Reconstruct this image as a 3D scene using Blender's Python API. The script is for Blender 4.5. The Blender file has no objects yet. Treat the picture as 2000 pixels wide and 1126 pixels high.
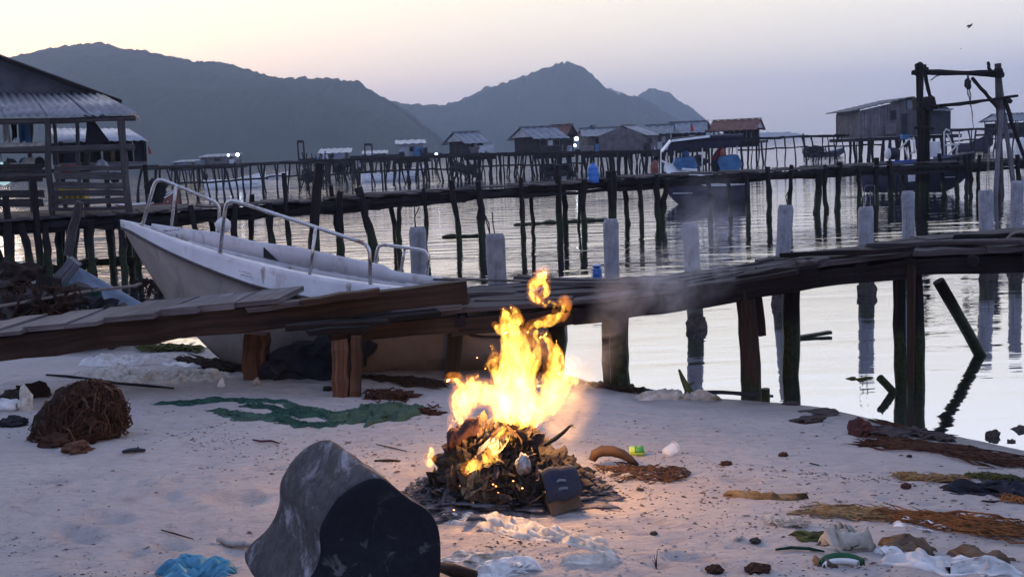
import bpy, bmesh, math, random
import numpy as np
from mathutils import Vector, Matrix, noise as mn
random.seed(7)
rnd = random.random
U = random.uniform
sc = bpy.context.scene
C = sc.collection
# ---------------------------------------------------------------- camera, world, sun, exposure
F = 2145.0; PITCH = math.radians(7.19); ROLL = math.radians(-2.47); H = 2.0
cam_d = bpy.data.cameras.new('camera'); cam = bpy.data.objects.new('camera', cam_d); C.objects.link(cam)
cam_d.sensor_width = 36; cam_d.lens = 36 * F / 2000; cam_d.clip_end = 20000; cam_d.clip_start = .05
MR = Matrix.Rotation(math.pi / 2 - PITCH, 4, 'X') @ Matrix.Rotation(ROLL, 4, 'Z')
cam.matrix_world = Matrix.Translation((0, 0, H)) @ MR
sc.camera = cam
sc.view_settings.view_transform = 'Standard'; sc.view_settings.look = 'None'
sc.view_settings.exposure = 0.38; sc.view_settings.gamma = 1
sc.render.engine = 'CYCLES'
cy = sc.cycles
cy.use_denoising = True
cy.max_bounces = 7; cy.diffuse_bounces = 3; cy.glossy_bounces = 3; cy.transmission_bounces = 4
cy.volume_bounces = 0; cy.transparent_max_bounces = 16
cy.sample_clamp_indirect = 4; cy.sample_clamp_direct = 10
cy.volume_max_steps = 256
SUN_EL = math.radians(5); SUN_AZ = math.radians(-30)   # azimuth from +Y, towards -X
w = bpy.data.worlds.new('World'); sc.world = w; w.use_nodes = True
nt = w.node_tree; nt.nodes.clear(); L = nt.links.new
def wn(t, **k):
    n = nt.nodes.new(t)
    for a, b in k.items(): setattr(n, a, b)
    return n
def ramp(node, stops):
    r = node.color_ramp
    while len(r.elements) > 1: r.elements.remove(r.elements[0])
    r.elements[0].position = stops[0][0]; r.elements[0].color = (*stops[0][1], 1)
    for p, c in stops[1:]:
        e = r.elements.new(p); e.color = (*c, 1)
tc = wn('ShaderNodeTexCoord'); sx = wn('ShaderNodeSeparateXYZ'); L(tc.outputs['Generated'], sx.inputs[0])
rg = wn('ShaderNodeValToRGB'); ra = wn('ShaderNodeValToRGB'); rb = wn('ShaderNodeValToRGB')
ramp(rg, [(0, (.74, .67, .64)), (.03, (.80, .71, .66)), (.075, (.82, .735, .61)), (.13, (.82, .75, .595)), (.25, (.80, .81, .84)), (.5, (.46, .52, .70)), (1, (.34, .40, .60))])
ramp(ra, [(0, (.82, .81, .86)), (.04, (.88, .86, .86)), (.09, (.87, .81, .755)), (.13, (.84, .785, .72)), (.25, (.78, .78, .88)), (.5, (.46, .52, .70)), (1, (.34, .40, .60))])
ramp(rb, [(0, (.40, .43, .58)), (.15, (.46, .48, .66)), (.4, (.38, .44, .68)), (1, (.3, .38, .64))])
for r in (rg, ra, rb): L(sx.outputs['Z'], r.inputs[0])
def dotn(v, lo, hi):
    d = wn('ShaderNodeVectorMath', operation='DOT_PRODUCT'); L(tc.outputs['Generated'], d.inputs[0]); d.inputs[1].default_value = v
    m = wn('ShaderNodeMapRange', interpolation_type='SMOOTHSTEP'); L(d.outputs['Value'], m.inputs[0])
    m.inputs[1].default_value = lo; m.inputs[2].default_value = hi
    return m.outputs[0]
f1 = dotn((-math.sin(math.radians(17)), math.cos(math.radians(17)), 0), math.cos(math.radians(55)), math.cos(math.radians(4)))
f2 = dotn((0, 1, 0), -.2, .75)
m1 = wn('ShaderNodeMix', data_type='RGBA'); L(f1, m1.inputs[0]); L(ra.outputs[0], m1.inputs[6]); L(rg.outputs[0], m1.inputs[7])
m2 = wn('ShaderNodeMix', data_type='RGBA'); L(f2, m2.inputs[0]); L(rb.outputs[0], m2.inputs[6]); L(m1.outputs[2], m2.inputs[7])
bg2 = wn('ShaderNodeBackground'); L(m2.outputs[2], bg2.inputs[0]); bg2.inputs[1].default_value = 1.3
sky = wn('ShaderNodeTexSky'); sky.sky_type = 'NISHITA'; sky.sun_disc = False
sky.sun_elevation = SUN_EL; sky.sun_rotation = SUN_AZ; sky.air_density = 1.5; sky.dust_density = 2
bg1 = wn('ShaderNodeBackground'); L(sky.outputs[0], bg1.inputs[0]); bg1.inputs[1].default_value = 0.05
ad = wn('ShaderNodeAddShader'); L(bg1.outputs[0], ad.inputs[0]); L(bg2.outputs[0], ad.inputs[1])
ow = wn('ShaderNodeOutputWorld'); L(ad.outputs[0], ow.inputs[0])
sd = bpy.data.lights.new('sun', 'SUN'); sd.energy = .5; sd.angle = math.radians(12); sd.color = (1, .82, .66)
so = bpy.data.objects.new('sun', sd); C.objects.link(so)
dv = Vector((math.sin(SUN_AZ) * math.cos(SUN_EL), math.cos(SUN_AZ) * math.cos(SUN_EL), math.sin(SUN_EL)))
so.rotation_euler = dv.to_track_quat('Z', 'Y').to_euler()

# ---------------------------------------------------------------- rays
RM = MR.to_3x3(); EYE = Vector((0, 0, H))
def ray(px, py): return RM @ Vector(((px - 1000) / F, -(py - 563) / F, -1))
def at(px, py, Y):
    r = ray(px, py); return EYE + r * (Y / r.y)
def G(px, py, z=0.0):
    r = ray(px, py); return EYE + r * ((z - H) / r.z)
# ---------------------------------------------------------------- terrain
def vnoise(x, y, seed=0):
    x = np.asarray(x, float); y = np.asarray(y, float)
    xi = np.floor(x).astype(np.int64); yi = np.floor(y).astype(np.int64); fx = x - xi; fy = y - yi
    fx = fx * fx * (3 - 2 * fx); fy = fy * fy * (3 - 2 * fy)
    def h(a, b):
        n = (a * 374761393 + b * 668265263 + seed * 1442695041) & 0x7fffffff
        n = ((n ^ (n >> 13)) * 1274126177) & 0x7fffffff
        return ((n ^ (n >> 16)) & 0xffff) / 65535.0
    return (h(xi, yi) * (1 - fx) + h(xi + 1, yi) * fx) * (1 - fy) + (h(xi, yi + 1) * (1 - fx) + h(xi + 1, yi + 1) * fx) * fy - .5
shore = [(-900, 60), (-40, 19), (-9, 14.6), (-6.2, 13.6), (-5.0, 12.9), (-4.1, 12.3), (-3.15, 11.6), (-1.5, 11.0), (0, 10.3), (.45, 9.6), (.96, 8.8), (1.73, 8.3), (2.25, 8.0), (2.51, 7.64), (2.86, 7.15), (3.15, 6.7), (4.2, 5.4), (6, 3.2), (14, -6), (900, -800)]
SX = np.array([p[0] for p in shore]); SY = np.array([p[1] for p in shore])
FOOT = []
for px, py, s in ((205, 990, 1), (145, 1012, 1), (70, 1095, .9), (560, 1115, .8), (300, 1060, .7), (460, 960, 1.1), (330, 1020, .8), (1140, 1065, .7), (395, 1078, .8), (95, 935, 1.1), (1350, 1060, .8), (1280, 985, .7), (1450, 900, .8), (700, 905, .8), (520, 905, .9), (380, 905, .8)):
    q = G(px, py, .36); FOOT.append((q.x, q.y, s, U(-.5, .5)))
BR = G(300, 945, .37).y
def terr(x, y, fine=True):
    x = np.asarray(x, float); y = np.asarray(y, float)
    d = (np.interp(x, SX, SY) - y) * .82
    d = d + vnoise(x * 1.1, y * 1.1, 3) * .25
    z = np.where(d < 0, np.maximum(.11 * d, -1.6), .40 * (1 - np.exp(-np.maximum(d, 0) / 2.6)))
    # a low crest on the left, dropping a little towards the viewer
    cr = BR + .14 * (x + 1.9) + vnoise(x * .8, x * 0 + 3, 9) * .12
    wl = 1 / (1 + np.exp((x - .1) / .25))
    s = np.clip(cr - y, 0, .55)
    z = z - wl * s * .17
    z = z + wl * .02 * np.exp(-((y - cr) / .35) ** 2)
    if fine:
        a = np.clip(d / .6, .12, 1) * np.where(np.abs(x) < 60, 1, 0)
        z = z + a * (vnoise(x * 1.7, y * 2.3, 1) * .03 + vnoise(x * 5, y * 7, 2) * .014 + vnoise(x * 13, y * 17, 4) * .009 + vnoise(x * 29, y * 31, 5) * .006)
        mk = np.clip(vnoise(x * 1.9 + 7, y * 2.9, 31) * 4 + .6, 0, 1)
        z = z - a * mk * .020 * np.clip(vnoise(x * 11, y * 26, 32) * 3 - .55, 0, 1) + a * mk * .010 * np.clip(vnoise(x * 15 + 5, y * 34, 33) * 3 - .7, 0, 1)
        m = np.clip(vnoise(x * 2.2, y * 3.1, 21) * 3 + .2, 0, 1)
        z = z - a * m * .016 * np.clip(vnoise(x * 9, y * 13, 22) * 2.4, 0, 1)
        for fx, fy, fs, an in FOOT:
            ca, sa = math.cos(an), math.sin(an)
            u = ((x - fx) * ca + (y - fy) * sa) / (.13 * fs); v = (-(x - fx) * sa + (y - fy) * ca) / (.055 * fs)
            r2 = u * u + v * v
            z = z - .032 * fs * np.exp(-r2 ** 2) + .008 * np.exp(-(np.sqrt(r2) - 1.5) ** 2 * 4)
    return z
def T(x, y): return float(terr(x, y))
def S(px, py):
    r = ray(px, py); z = .3; p = None
    for k in range(14):
        p = EYE + r * ((z - H) / r.z); z = T(p.x, p.y)
        z = max(z, -.02)
    return Vector((p.x, p.y, T(p.x, p.y)))

# ---------------------------------------------------------------- mesh builder
class MB:
    def __init__(s): s.v = []; s.f = []; s.uv = []
    def face(s, idx, uv=None):
        s.f.append(tuple(idx)); s.uv.append(uv or [(0, 0)] * len(idx))
    def poly(s, pts, uv=None):
        b = len(s.v); s.v += [Vector(p) for p in pts]
        if uv is None:
            uv = [(p[0], p[2]) for p in pts]
        s.face(range(b, b + len(pts)), uv)
    def hexa(s, P, Lx=1, Ly=1, Lz=1):   # P: 8 corners, index = ix+2*iy+4*iz, x is the long axis
        b = len(s.v); s.v += [Vector(p) for p in P]; o = rnd() * 5
        for q, (a, c) in (((0, 2, 3, 1), (Lx, Ly)), ((4, 5, 7, 6), (Lx, Ly)), ((0, 1, 5, 4), (Lx, Lz)), ((2, 6, 7, 3), (Lx, Lz)), ((0, 4, 6, 2), (Lz, Ly)), ((1, 3, 7, 5), (Lz, Ly))):
            if q[0] == 0 and q[1] == 1: uv = [(0, 0), (a, 0), (a, c), (0, c)]
            elif q == (4, 5, 7, 6): uv = [(0, 0), (a, 0), (a, c), (0, c)]
            elif q == (0, 2, 3, 1): uv = [(0, 0), (0, c), (a, c), (a, 0)]
            elif q == (2, 6, 7, 3): uv = [(0, 0), (0, c), (a, c), (a, 0)]
            else: uv = [(0, 0), (a, 0), (a, c), (0, c)]
            s.face([b + i for i in q], [(x + o, y + o) for x, y in uv])
    def box(s, c, size, R=None, jit=0):
        c = Vector(c); P = []
        for iz in (0, 1):
            for iy in (0, 1):
                for ix in (0, 1):
                    p = Vector(((ix - .5) * size[0], (iy - .5) * size[1], (iz - .5) * size[2]))
                    if jit: p += Vector((U(-jit, jit), U(-jit, jit), U(-jit, jit)))
                    if R is not None: p = R @ p
                    P.append(c + p)
        s.hexa(P, *size)
    def beam(s, p0, p1, wd, th, up=(0, 0, 1), jit=0, seg=1):   # board from p0 to p1, p on its centre line
        p0 = Vector(p0); p1 = Vector(p1); a = (p1 - p0); ln = a.length; a.normalize()
        y = Vector(up).cross(a)
        if y.length < 1e-4: y = Vector((1, 0, 0))
        y.normalize(); z = a.cross(y)
        ring = []
        for k in range(seg + 1):
            c = p0.lerp(p1, k / seg)
            if jit and 0 < k < seg: c = c + z * U(-jit, jit) * .6 + y * U(-jit, jit) * .5
            ww = wd * (1 + U(-.12, .12) * (jit > 0)); tt = th * (1 + U(-.12, .12) * (jit > 0))
            ring.append([c + y * sy * ww / 2 + z * sz * tt / 2 + (a * U(-jit, jit) if k in (0, seg) else Vector()) for sy, sz in ((-1, -1), (1, -1), (1, 1), (-1, 1))])
        b = len(s.v); o = rnd() * 7
        for r in ring: s.v += r
        cc = (0, wd, wd + th, 2 * wd + th, 2 * (wd + th))
        for k in range(seg):
            u0, u1 = ln * k / seg, ln * (k + 1) / seg
            for j in range(4):
                i0 = b + k * 4 + j; i1 = b + k * 4 + (j + 1) % 4
                s.face((i0, i1, i1 + 4, i0 + 4), [(u0 + o, cc[j] + o), (u0 + o, cc[j + 1] + o), (u1 + o, cc[j + 1] + o), (u1 + o, cc[j] + o)])
        s.face((b + 3, b + 2, b + 1, b), [(o, o), (o + wd, o), (o + wd, o + th), (o, o + th)])
        e = b + seg * 4; s.face((e, e + 1, e + 2, e + 3), [(o, o), (o + wd, o), (o + wd, o + th), (o, o + th)])
    def tube(s, path, rad, n=8, rough=0, caps=True, uvl=None):
        path = [Vector(p) for p in path]; m = len(path)
        if not hasattr(rad, '__len__'): rad = [rad] * m
        b = len(s.v); ref = None; u = 0; us = []; o = rnd() * 9
        for k, p in enumerate(path):
            d = (path[min(k + 1, m - 1)] - path[max(k - 1, 0)])
            if d.length < 1e-9: d = Vector((0, 0, 1))
            d.normalize()
            if ref is None:
                ref = d.orthogonal().normalized()
            ref = (ref - d * ref.dot(d))
            if ref.length < 1e-5: ref = d.orthogonal()
            ref.normalize(); q = d.cross(ref)
            if k: u += (p - path[k - 1]).length
            us.append(u)
            for j in range(n):
                t = 2 * math.pi * j / n; r = rad[k] * (1 + (U(-rough, rough) if rough else 0))
                s.v.append(p + ref * (math.cos(t) * r) + q * (math.sin(t) * r))
        for k in range(m - 1):
            for j in range(n):
                j2 = (j + 1) % n; c0 = j / n * 6.28 * max(rad[k], .01); c1 = (j + 1) / n * 6.28 * max(rad[k], .01)
                s.face((b + k * n + j, b + k * n + j2, b + (k + 1) * n + j2, b + (k + 1) * n + j), [(us[k] + o, c0), (us[k] + o, c1), (us[k + 1] + o, c1), (us[k + 1] + o, c0)])
        if caps:
            s.face([b + j for j in range(n)][::-1]); s.face([b + (m - 1) * n + j for j in range(n)])
    def log(s, p0, p1, r0, r1=None, bend=0, n=8, seg=6, rough=.12, knob=.0):
        p0 = Vector(p0); p1 = Vector(p1); r1 = r0 if r1 is None else r1
        a = (p1 - p0).normalized(); x = a.orthogonal().normalized(); y = a.cross(x); bx, by = U(-bend, bend), U(-bend, bend)
        P, R = [], []
        for k in range(seg + 1):
            t = k / seg; ww = math.sin(math.pi * t); j = bend * .25
            P.append(p0.lerp(p1, t) + x * (bx * ww + (U(-j, j) if 0 < k < seg else 0)) + y * (by * ww + (U(-j, j) if 0 < k < seg else 0)))
            R.append((r0 * (1 - t) + r1 * t) * (1 + U(-knob, knob)))
        s.tube(P, R, n, rough)
    def lathe(s, c, prof, n=16, R=None):
        c = Vector(c); b = len(s.v); m = len(prof)
        for r, z in prof:
            for j in range(n):
                t = 2 * math.pi * j / n; p = Vector((r * math.cos(t), r * math.sin(t), z))
                s.v.append(c + (R @ p if R is not None else p))
        for k in range(m - 1):
            for j in range(n):
                j2 = (j + 1) % n
                s.face((b + k * n + j, b + k * n + j2, b + (k + 1) * n + j2, b + (k + 1) * n + j), [(j / n, prof[k][1]), ((j + 1) / n, prof[k][1]), ((j + 1) / n, prof[k + 1][1]), (j / n, prof[k + 1][1])])
        s.face([b + j for j in range(n)][::-1]); s.face([b + (m - 1) * n + j for j in range(n)])
    def grid(s, fn, nu, nv):
        b = len(s.v)
        for i in range(nu + 1):
            for j in range(nv + 1): s.v.append(Vector(fn(i / nu, j / nv)))
        for i in range(nu):
            for j in range(nv):
                a = b + i * (nv + 1) + j
                s.face((a, a + nv + 1, a + nv + 2, a + 1), [(i / nu, j / nv), ((i + 1) / nu, j / nv), ((i + 1) / nu, (j + 1) / nv), (i / nu, (j + 1) / nv)])
    def lump(s, c, size, amp=.3, sub=3, freq=1.5, seed=0, flat=None):
        bm = bmesh.new(); bmesh.ops.create_icosphere(bm, subdivisions=sub, radius=1)
        b = len(s.v); c = Vector(c)
        for v in bm.verts:
            d = v.co.copy(); k = 1 + amp * mn.noise(d * freq + Vector((seed, seed * 2.3, 0))) + amp * .5 * mn.noise(d * freq * 2.7 + Vector((seed, 0, 5)))
            p = d * k
            if flat is not None and p.z < flat: p.z = flat
            s.v.append(c + Vector((p.x * size[0], p.y * size[1], p.z * size[2])))
        for f in bm.faces:
            s.face([b + v.index for v in f.verts], [(v.co.x, v.co.y) for v in f.verts])
        bm.free()
    def build(s, name, mat, parent=None, smooth=False, origin=None, solid=0):
        me = bpy.data.meshes.new(name)
        if parent is not None: off = WLOC[parent.name]
        elif origin is not None: off = Vector(origin)
        else: off = Vector((0, 0, 0))
        me.from_pydata([tuple(v - off) for v in s.v], [], s.f)
        ul = me.uv_layers.new(name='UVMap')
        flat = [c for f in s.uv for p in f for c in p]
        ul.data.foreach_set('uv', flat)
        me.materials.append(mat)
        if smooth: me.polygons.foreach_set('use_smooth', [True] * len(me.polygons))
        me.update()
        o = bpy.data.objects.new(name, me); C.objects.link(o)
        if parent is not None: o.parent = parent; WLOC[o.name] = off.copy()
        else: o.location = off; WLOC[o.name] = off.copy()
        if solid:
            md = o.modifiers.new('solid', 'SOLIDIFY'); md.thickness = solid; md.offset = 0
        return o
WLOC = {}
FIREP = 3.1
def thing(name, label, cat, loc=(0, 0, 0), group=None):
    o = bpy.data.objects.new(name, None); C.objects.link(o); o.location = loc; o.empty_display_size = .1
    WLOC[o.name] = Vector(loc)
    return tag(o, label, cat, group)
def tag(o, label, cat, group=None, kind='thing'):
    o['label'] = label; o['category'] = cat; o['kind'] = kind
    if group: o['group'] = group
    return o
def stuff(o, label=None, cat=None):
    o['kind'] = 'stuff'
    if label: o['label'] = label
    if cat: o['category'] = cat
    return o
def struct(o): o['kind'] = 'structure'; return o
def centre(mb):
    xs = [v.x for v in mb.v]; ys = [v.y for v in mb.v]; zs = [v.z for v in mb.v]
    return Vector(((min(xs) + max(xs)) / 2, (min(ys) + max(ys)) / 2, min(zs)))
def one(mb, name, mat, label, cat, group=None, smooth=False, solid=0):
    return tag(mb.build(name, mat, None, smooth, centre(mb), solid), label, cat, group)

# ---------------------------------------------------------------- materials
class N:
    def __init__(s, name):
        s.m = bpy.data.materials.new(name); s.m.use_nodes = True; s.t = s.m.node_tree
        s.b = s.t.nodes['Principled BSDF']; s.out = s.t.nodes['Material Output']
    def n(s, typ, ins=None, **k):
        x = s.t.nodes.new(typ)
        for a, b in k.items(): setattr(x, a, b)
        for a, b in (ins or {}).items():
            if hasattr(b, 'is_linked') or isinstance(b, bpy.types.NodeSocket): s.t.links.new(b, x.inputs[a])
            else: x.inputs[a].default_value = b
        return x
    def l(s, a, b): s.t.links.new(a, b)
    def noise(s, vec, scale, detail=4, rough=.6, dist=0):
        return s.n('ShaderNodeTexNoise', {'Vector': vec, 'Scale': scale, 'Detail': detail, 'Roughness': rough, 'Distortion': dist}).outputs[0]
    def rmp(s, fac, stops):
        r = s.n('ShaderNodeValToRGB', {0: fac}); ramp(r, stops); return r.outputs[0]
    def mix(s, f, a, b, mode='MIX'):
        return s.n('ShaderNodeMix', {0: f, 6: a if not isinstance(a, tuple) else (*a, 1), 7: b if not isinstance(b, tuple) else (*b, 1)}, data_type='RGBA', blend_type=mode).outputs[2]
    def mr(s, v, a, b, c=0., d=1.):
        return s.n('ShaderNodeMapRange', {0: v, 1: a, 2: b, 3: c, 4: d}).outputs[0]
    def math(s, op, a, b=0.):
        return s.n('ShaderNodeMath', {0: a, 1: b}, operation=op).outputs[0]
    def bump(s, h, strength=.3, dist=.01):
        s.l(s.n('ShaderNodeBump', {'Height': h, 'Strength': strength, 'Distance': dist}).outputs[0], s.b.inputs['Normal'])
    def set(s, col=None, rough=None, metal=None, spec=None):
        for k, v in (('Base Color', col), ('Roughness', rough), ('Metallic', metal), ('Specular IOR Level', spec)):
            if v is None: continue
            if isinstance(v, bpy.types.NodeSocket): s.l(v, s.b.inputs[k])
            else: s.b.inputs[k].default_value = (*v, 1) if isinstance(v, tuple) else v
def pos(n): return n.n('ShaderNodeNewGeometry').outputs['Position']
def plain(name, c, c2=None, scale=8, rough=.7, metal=0., spec=.3, bump=.3, bd=.004, detail=5, var=.12):
    n = N(name); P = n.n('ShaderNodeTexCoord').outputs['Object']
    c2 = c2 or tuple(x * .6 for x in c)
    f = n.noise(P, scale, detail, .65); f = n.mr(f, .35, .65)
    col = n.mix(f, c, c2)
    oi = n.n('ShaderNodeObjectInfo').outputs['Random']
    col = n.mix(1., col, n.n('ShaderNodeCombineColor', {0: n.mr(oi, 0, 1, 1 - var, 1 + var), 1: n.mr(oi, 0, 1, 1 - var, 1 + var), 2: n.mr(oi, 0, 1, 1 - var, 1 + var)}).outputs[0], 'MULTIPLY')
    n.set(col, n.mr(f, 0, 1, rough, min(1, rough + .15)), metal, spec if rough < .65 else spec * .4)
    if bump: n.bump(n.noise(P, scale * 4, 4), bump, bd)
    return n.m
def wood(name, c1, c2, rough=.8, gs=(1.2, 45), bump=1., bd=.006, wet=None, streak=None):
    n = N(name); uv = n.n('ShaderNodeTexCoord').outputs['UV']; P = pos(n)
    mp = n.n('ShaderNodeMapping', {'Vector': uv, 'Scale': (gs[0], gs[1], 1)}).outputs[0]
    g = n.noise(mp, 1.0, 6, .65, .3)
    big = n.noise(P, 3.0, 3, .6)
    col = n.rmp(n.mr(g, .3, .7), [(0, tuple(x * .45 for x in c2)), (.4, c2), (1, c1)])
    col = n.mix(n.mr(big, .4, .7, 0, .6), col, tuple(x * .5 for x in c2))
    if streak: col = n.mix(n.mr(n.noise(P, 6., 4), .55, .68, 0, .8), col, streak)
    oi = n.n('ShaderNodeObjectInfo').outputs['Random']; k = n.mr(oi, 0, 1, .82, 1.2)
    col = n.mix(1., col, n.n('ShaderNodeCombineColor', {0: k, 1: k, 2: k}).outputs[0], 'MULTIPLY')
    ro = rough
    if wet is not None:    # tide-wet lower part, green and dark
        z = n.n('ShaderNodeSeparateXYZ', {0: P}).outputs[2]
        zz = n.math('ADD', z, n.mr(n.noise(P, 5., 3), 0, 1, -.12, .12))
        f = n.mr(zz, wet, wet + .12, 1, 0)
        col = n.mix(f, col, n.mix(n.mr(n.noise(P, 30., 3), .4, .6), (.008, .011, .007), (.02, .028, .012)))
        ro = n.mr(f, 0, 1, rough, .45)
    n.set(col, ro, 0., .12)
    n.bump(g, bump, bd)
    return n.m
M = {}
M['wdark'] = wood('pier_wood', (.024, .019, .021), (.011, .009, .011), .85, wet=.42)
M['wfar'] = wood('pier_wood_far', (.028, .024, .028), (.012, .011, .014), .9, bump=.2)
M['wdeck'] = wood('grey_deck_wood', (.185, .165, .18), (.085, .075, .082), .75)
M['wbrown'] = wood('brown_beam_wood', (.062, .036, .028), (.028, .017, .014), .7, gs=(.9, 30))
M['wpost'] = wood('brown_post_wood', (.05, .029, .021), (.021, .013, .011), .75, wet=.02, gs=(1, 35))
M['wdeck2'] = wood('old_deck_wood', (.10, .088, .098), (.045, .039, .044), .8)
M['wlit'] = wood('firelit_post_wood', (.15, .08, .05), (.06, .034, .024), .8, gs=(.8, 28), bump=1., bd=.006)  # brown made brighter and more orange: firelight put into the post colour
M['wgrey'] = wood('weathered_pole_wood', (.20, .19, .22), (.10, .095, .11), .8)
M['wmid'] = wood('hut_wood', (.10, .085, .085), (.045, .04, .042), .85)
M['tin'] = plain('corrugated_tin', (.22, .225, .25), (.13, .13, .155), 1.5, .45, .5, .5, 0)
M['tinl'] = plain('pale_tin', (.34, .35, .40), (.22, .23, .27), 1.2, .5, .4, .5, 0)
M['tind'] = plain('dark_tin', (.075, .08, .10), (.045, .05, .065), 2, .6, .2, .4, .1)
M['tinr'] = plain('rusty_tin', (.14, .06, .05), (.08, .045, .045), 1.5, .7, .2, .3, .1)
M['tinb'] = plain('blue_tin', (.14, .16, .20), (.09, .105, .14), 2, .5, .3, .4, .1)
M['wallg'] = plain('grey_board_wall', (.13, .12, .13), (.075, .07, .08), 2, .85)
M['walld'] = plain('dark_wall', (.035, .036, .045), (.02, .02, .028), 2, .9)
M['wallp'] = plain('pale_wall', (.36, .38, .42), (.24, .26, .30), 1.5, .8)
M['concrete'] = None
def mat_concrete():
    n = N('painted_concrete'); P = pos(n); z = n.n('ShaderNodeSeparateXYZ', {0: P}).outputs[2]
    f = n.mr(n.noise(P, 9., 5), .35, .7)
    col = n.mix(f, (.215, .22, .25), (.13, .13, .155))
    st = n.n('ShaderNodeMapping', {'Vector': P, 'Scale': (1, 1, .12)}).outputs[0]; col = n.mix(n.mr(n.noise(st, 26., 5, .7), .50, .66, 0, .75), col, (.09, .085, .085)); col = n.mix(n.mr(n.noise(P, 30., 4), .60, .68, 0, .8), col, (.10, .09, .09))
    zz = n.math('ADD', z, n.mr(n.noise(P, 8., 4), 0, 1, -.12, .12))
    wet = n.mr(zz, .28, .34, 1, 0)
    col = n.mix(wet, col, n.mix(n.mr(n.noise(P, 40., 3), .4, .6), (.012, .013, .010), (.04, .042, .03)))
    n.set(col, .75, 0., .3); n.bump(n.noise(P, 40., 5), .5, .006)
    return n.m
M['concrete'] = mat_concrete()
def mat_sand():
    n = N('sand'); P = pos(n); sp = n.n('ShaderNodeSeparateXYZ', {0: P}); z = sp.outputs[2]
    a = n.noise(P, 1.3, 6, .65); b = n.noise(n.n('ShaderNodeMapping', {'Vector': P, 'Scale': (1, 2.2, 1)}).outputs[0], 13., 7, .75); c = n.noise(P, 220., 2, .5)
    st = n.n('ShaderNodeMapping', {'Vector': P, 'Scale': (1, 3.2, 1), 'Rotation': (0, 0, -.25)}).outputs[0]
    d = n.noise(st, 4.5, 7, .75, .6)
    col = n.mix(n.mr(a, .35, .65), (.42, .388, .382), (.36, .33, .328))
    col = n.mix(n.mr(b, .48, .64, 0, .7), col, (.29, .265, .265))
    col = n.mix(n.mr(d, .585, .66, 0, .6), col, (.20, .178, .175))
    col = n.mix(n.mr(c, .55, .75, 0, .35), col, (.24, .2, .19))
    zz = n.math('ADD', z, n.mr(a, 0, 1, -.05, .05))
    wet = n.mr(zz, .02, .12, 1, 0)
    col = n.mix(wet, col, (.16, .145, .15))
    n.set(col, n.mr(wet, 0, 1, .93, .35), 0., n.mr(wet, 0, 1, .15, .5))
    h = n.math('ADD', n.math('MULTIPLY', b, 1.), n.math('MULTIPLY', d, 1.2)); h = n.math('ADD', h, n.math('MULTIPLY', c, .25))
    n.bump(h, .9, .022)
    return n.m
M['sand'] = mat_sand()
def mat_water():
    n = N('sea_water'); P = pos(n); sp = n.n('ShaderNodeSeparateXYZ', {0: P}); y = sp.outputs[1]
    m1 = n.n('ShaderNodeMapping', {'Vector': P, 'Scale': (.55, 2.1, 1), 'Rotation': (0, 0, .18)}).outputs[0]
    m2 = n.n('ShaderNodeMapping', {'Vector': P, 'Scale': (.9, 4.2, 1), 'Rotation': (0, 0, -.12)}).outputs[0]
    m3 = n.n('ShaderNodeMapping', {'Vector': P, 'Scale': (.12, .3, 1)}).outputs[0]
    a = n.noise(m1, .9, 1.5, .45, .4); b = n.noise(m2, 2.6, 1.5, .45, .2); c = n.noise(m3, 1., 2)
    h = n.math('ADD', n.math('MULTIPLY', a, 1.), n.math('MULTIPLY', b, .20))
    calm = n.mr(c, .35, .62, .25, 1.)
    dist = n.mr(y, 8., 24., .12, .50)
    amp = n.math('MULTIPLY', calm, dist)
    bp = n.n('ShaderNodeBump', {'Height': h, 'Strength': amp, 'Distance': .085})
    n.t.nodes.remove(n.b)
    gl = n.n('ShaderNodeBsdfGlossy', {'Color': (.82, .82, .83, 1), 'Roughness': .03, 'Normal': bp.outputs[0]})
    df = n.n('ShaderNodeBsdfPrincipled', {'Base Color': (.045, .055, .06, 1), 'Roughness': .4, 'Specular IOR Level': 0.0})
    fr = n.n('ShaderNodeFresnel', {'IOR': 2.9, 'Normal': bp.outputs[0]})
    mx = n.n('ShaderNodeMixShader', {0: n.mr(fr.outputs[0], .2, .75, .82, 1.), 1: df.outputs[0], 2: gl.outputs[0]})
    n.l(mx.outputs[0], n.out.inputs[0])
    return n.m
M['water'] = mat_water()
def mat_hill():
    n = N('forest_hill'); P = pos(n)
    f = n.mr(n.noise(P, .03, 6, .7), .35, .65)
    n.set(n.mix(f, (.035, .045, .03), (.018, .026, .020)), 1., 0., 0.)
    return n.m
M['hill'] = mat_hill()
def mat_gel(name, c, c2, c3, rough=.4):
    n = N(name); P = n.n('ShaderNodeTexCoord').outputs['Object']; sp = n.n('ShaderNodeMapping', {'Vector': P, 'Scale': (1, 1, .35)}).outputs[0]
    col = n.mix(n.mr(n.noise(P, 2.2, 5), .4, .65), c, c2)
    col = n.mix(n.mr(n.noise(sp, 7., 7, .75), .53, .68, 0, .75), col, c3)
    n.set(col, rough, 0., .4); n.bump(n.noise(P, 50., 3), .15, .002)
    return n.m
M['gel'] = mat_gel('boat_gelcoat', (.46, .45, .48), (.36, .345, .37), (.20, .15, .135))
M['hull'] = mat_gel('dirty_hull', (.22, .185, .17), (.16, .135, .125), (.09, .075, .07), .6)
M['rubrail'] = plain('rub_rail', (.05, .04, .045), None, 20, .6)
def mat_steel():
    n = N('rusty_steel'); P = n.n('ShaderNodeTexCoord').outputs['Object']
    f = n.mr(n.noise(P, 5., 5, .7), .50, .68)
    n.set(n.mix(f, (.40, .39, .40), (.13, .075, .055)), n.mr(f, 0, 1, .22, .8), n.mr(f, 0, 1, .95, .1), .5)
    return n.m
M['steel'] = mat_steel()
def C_(k, *a, **kw): M[k] = plain(k, *a, **kw)
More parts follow.
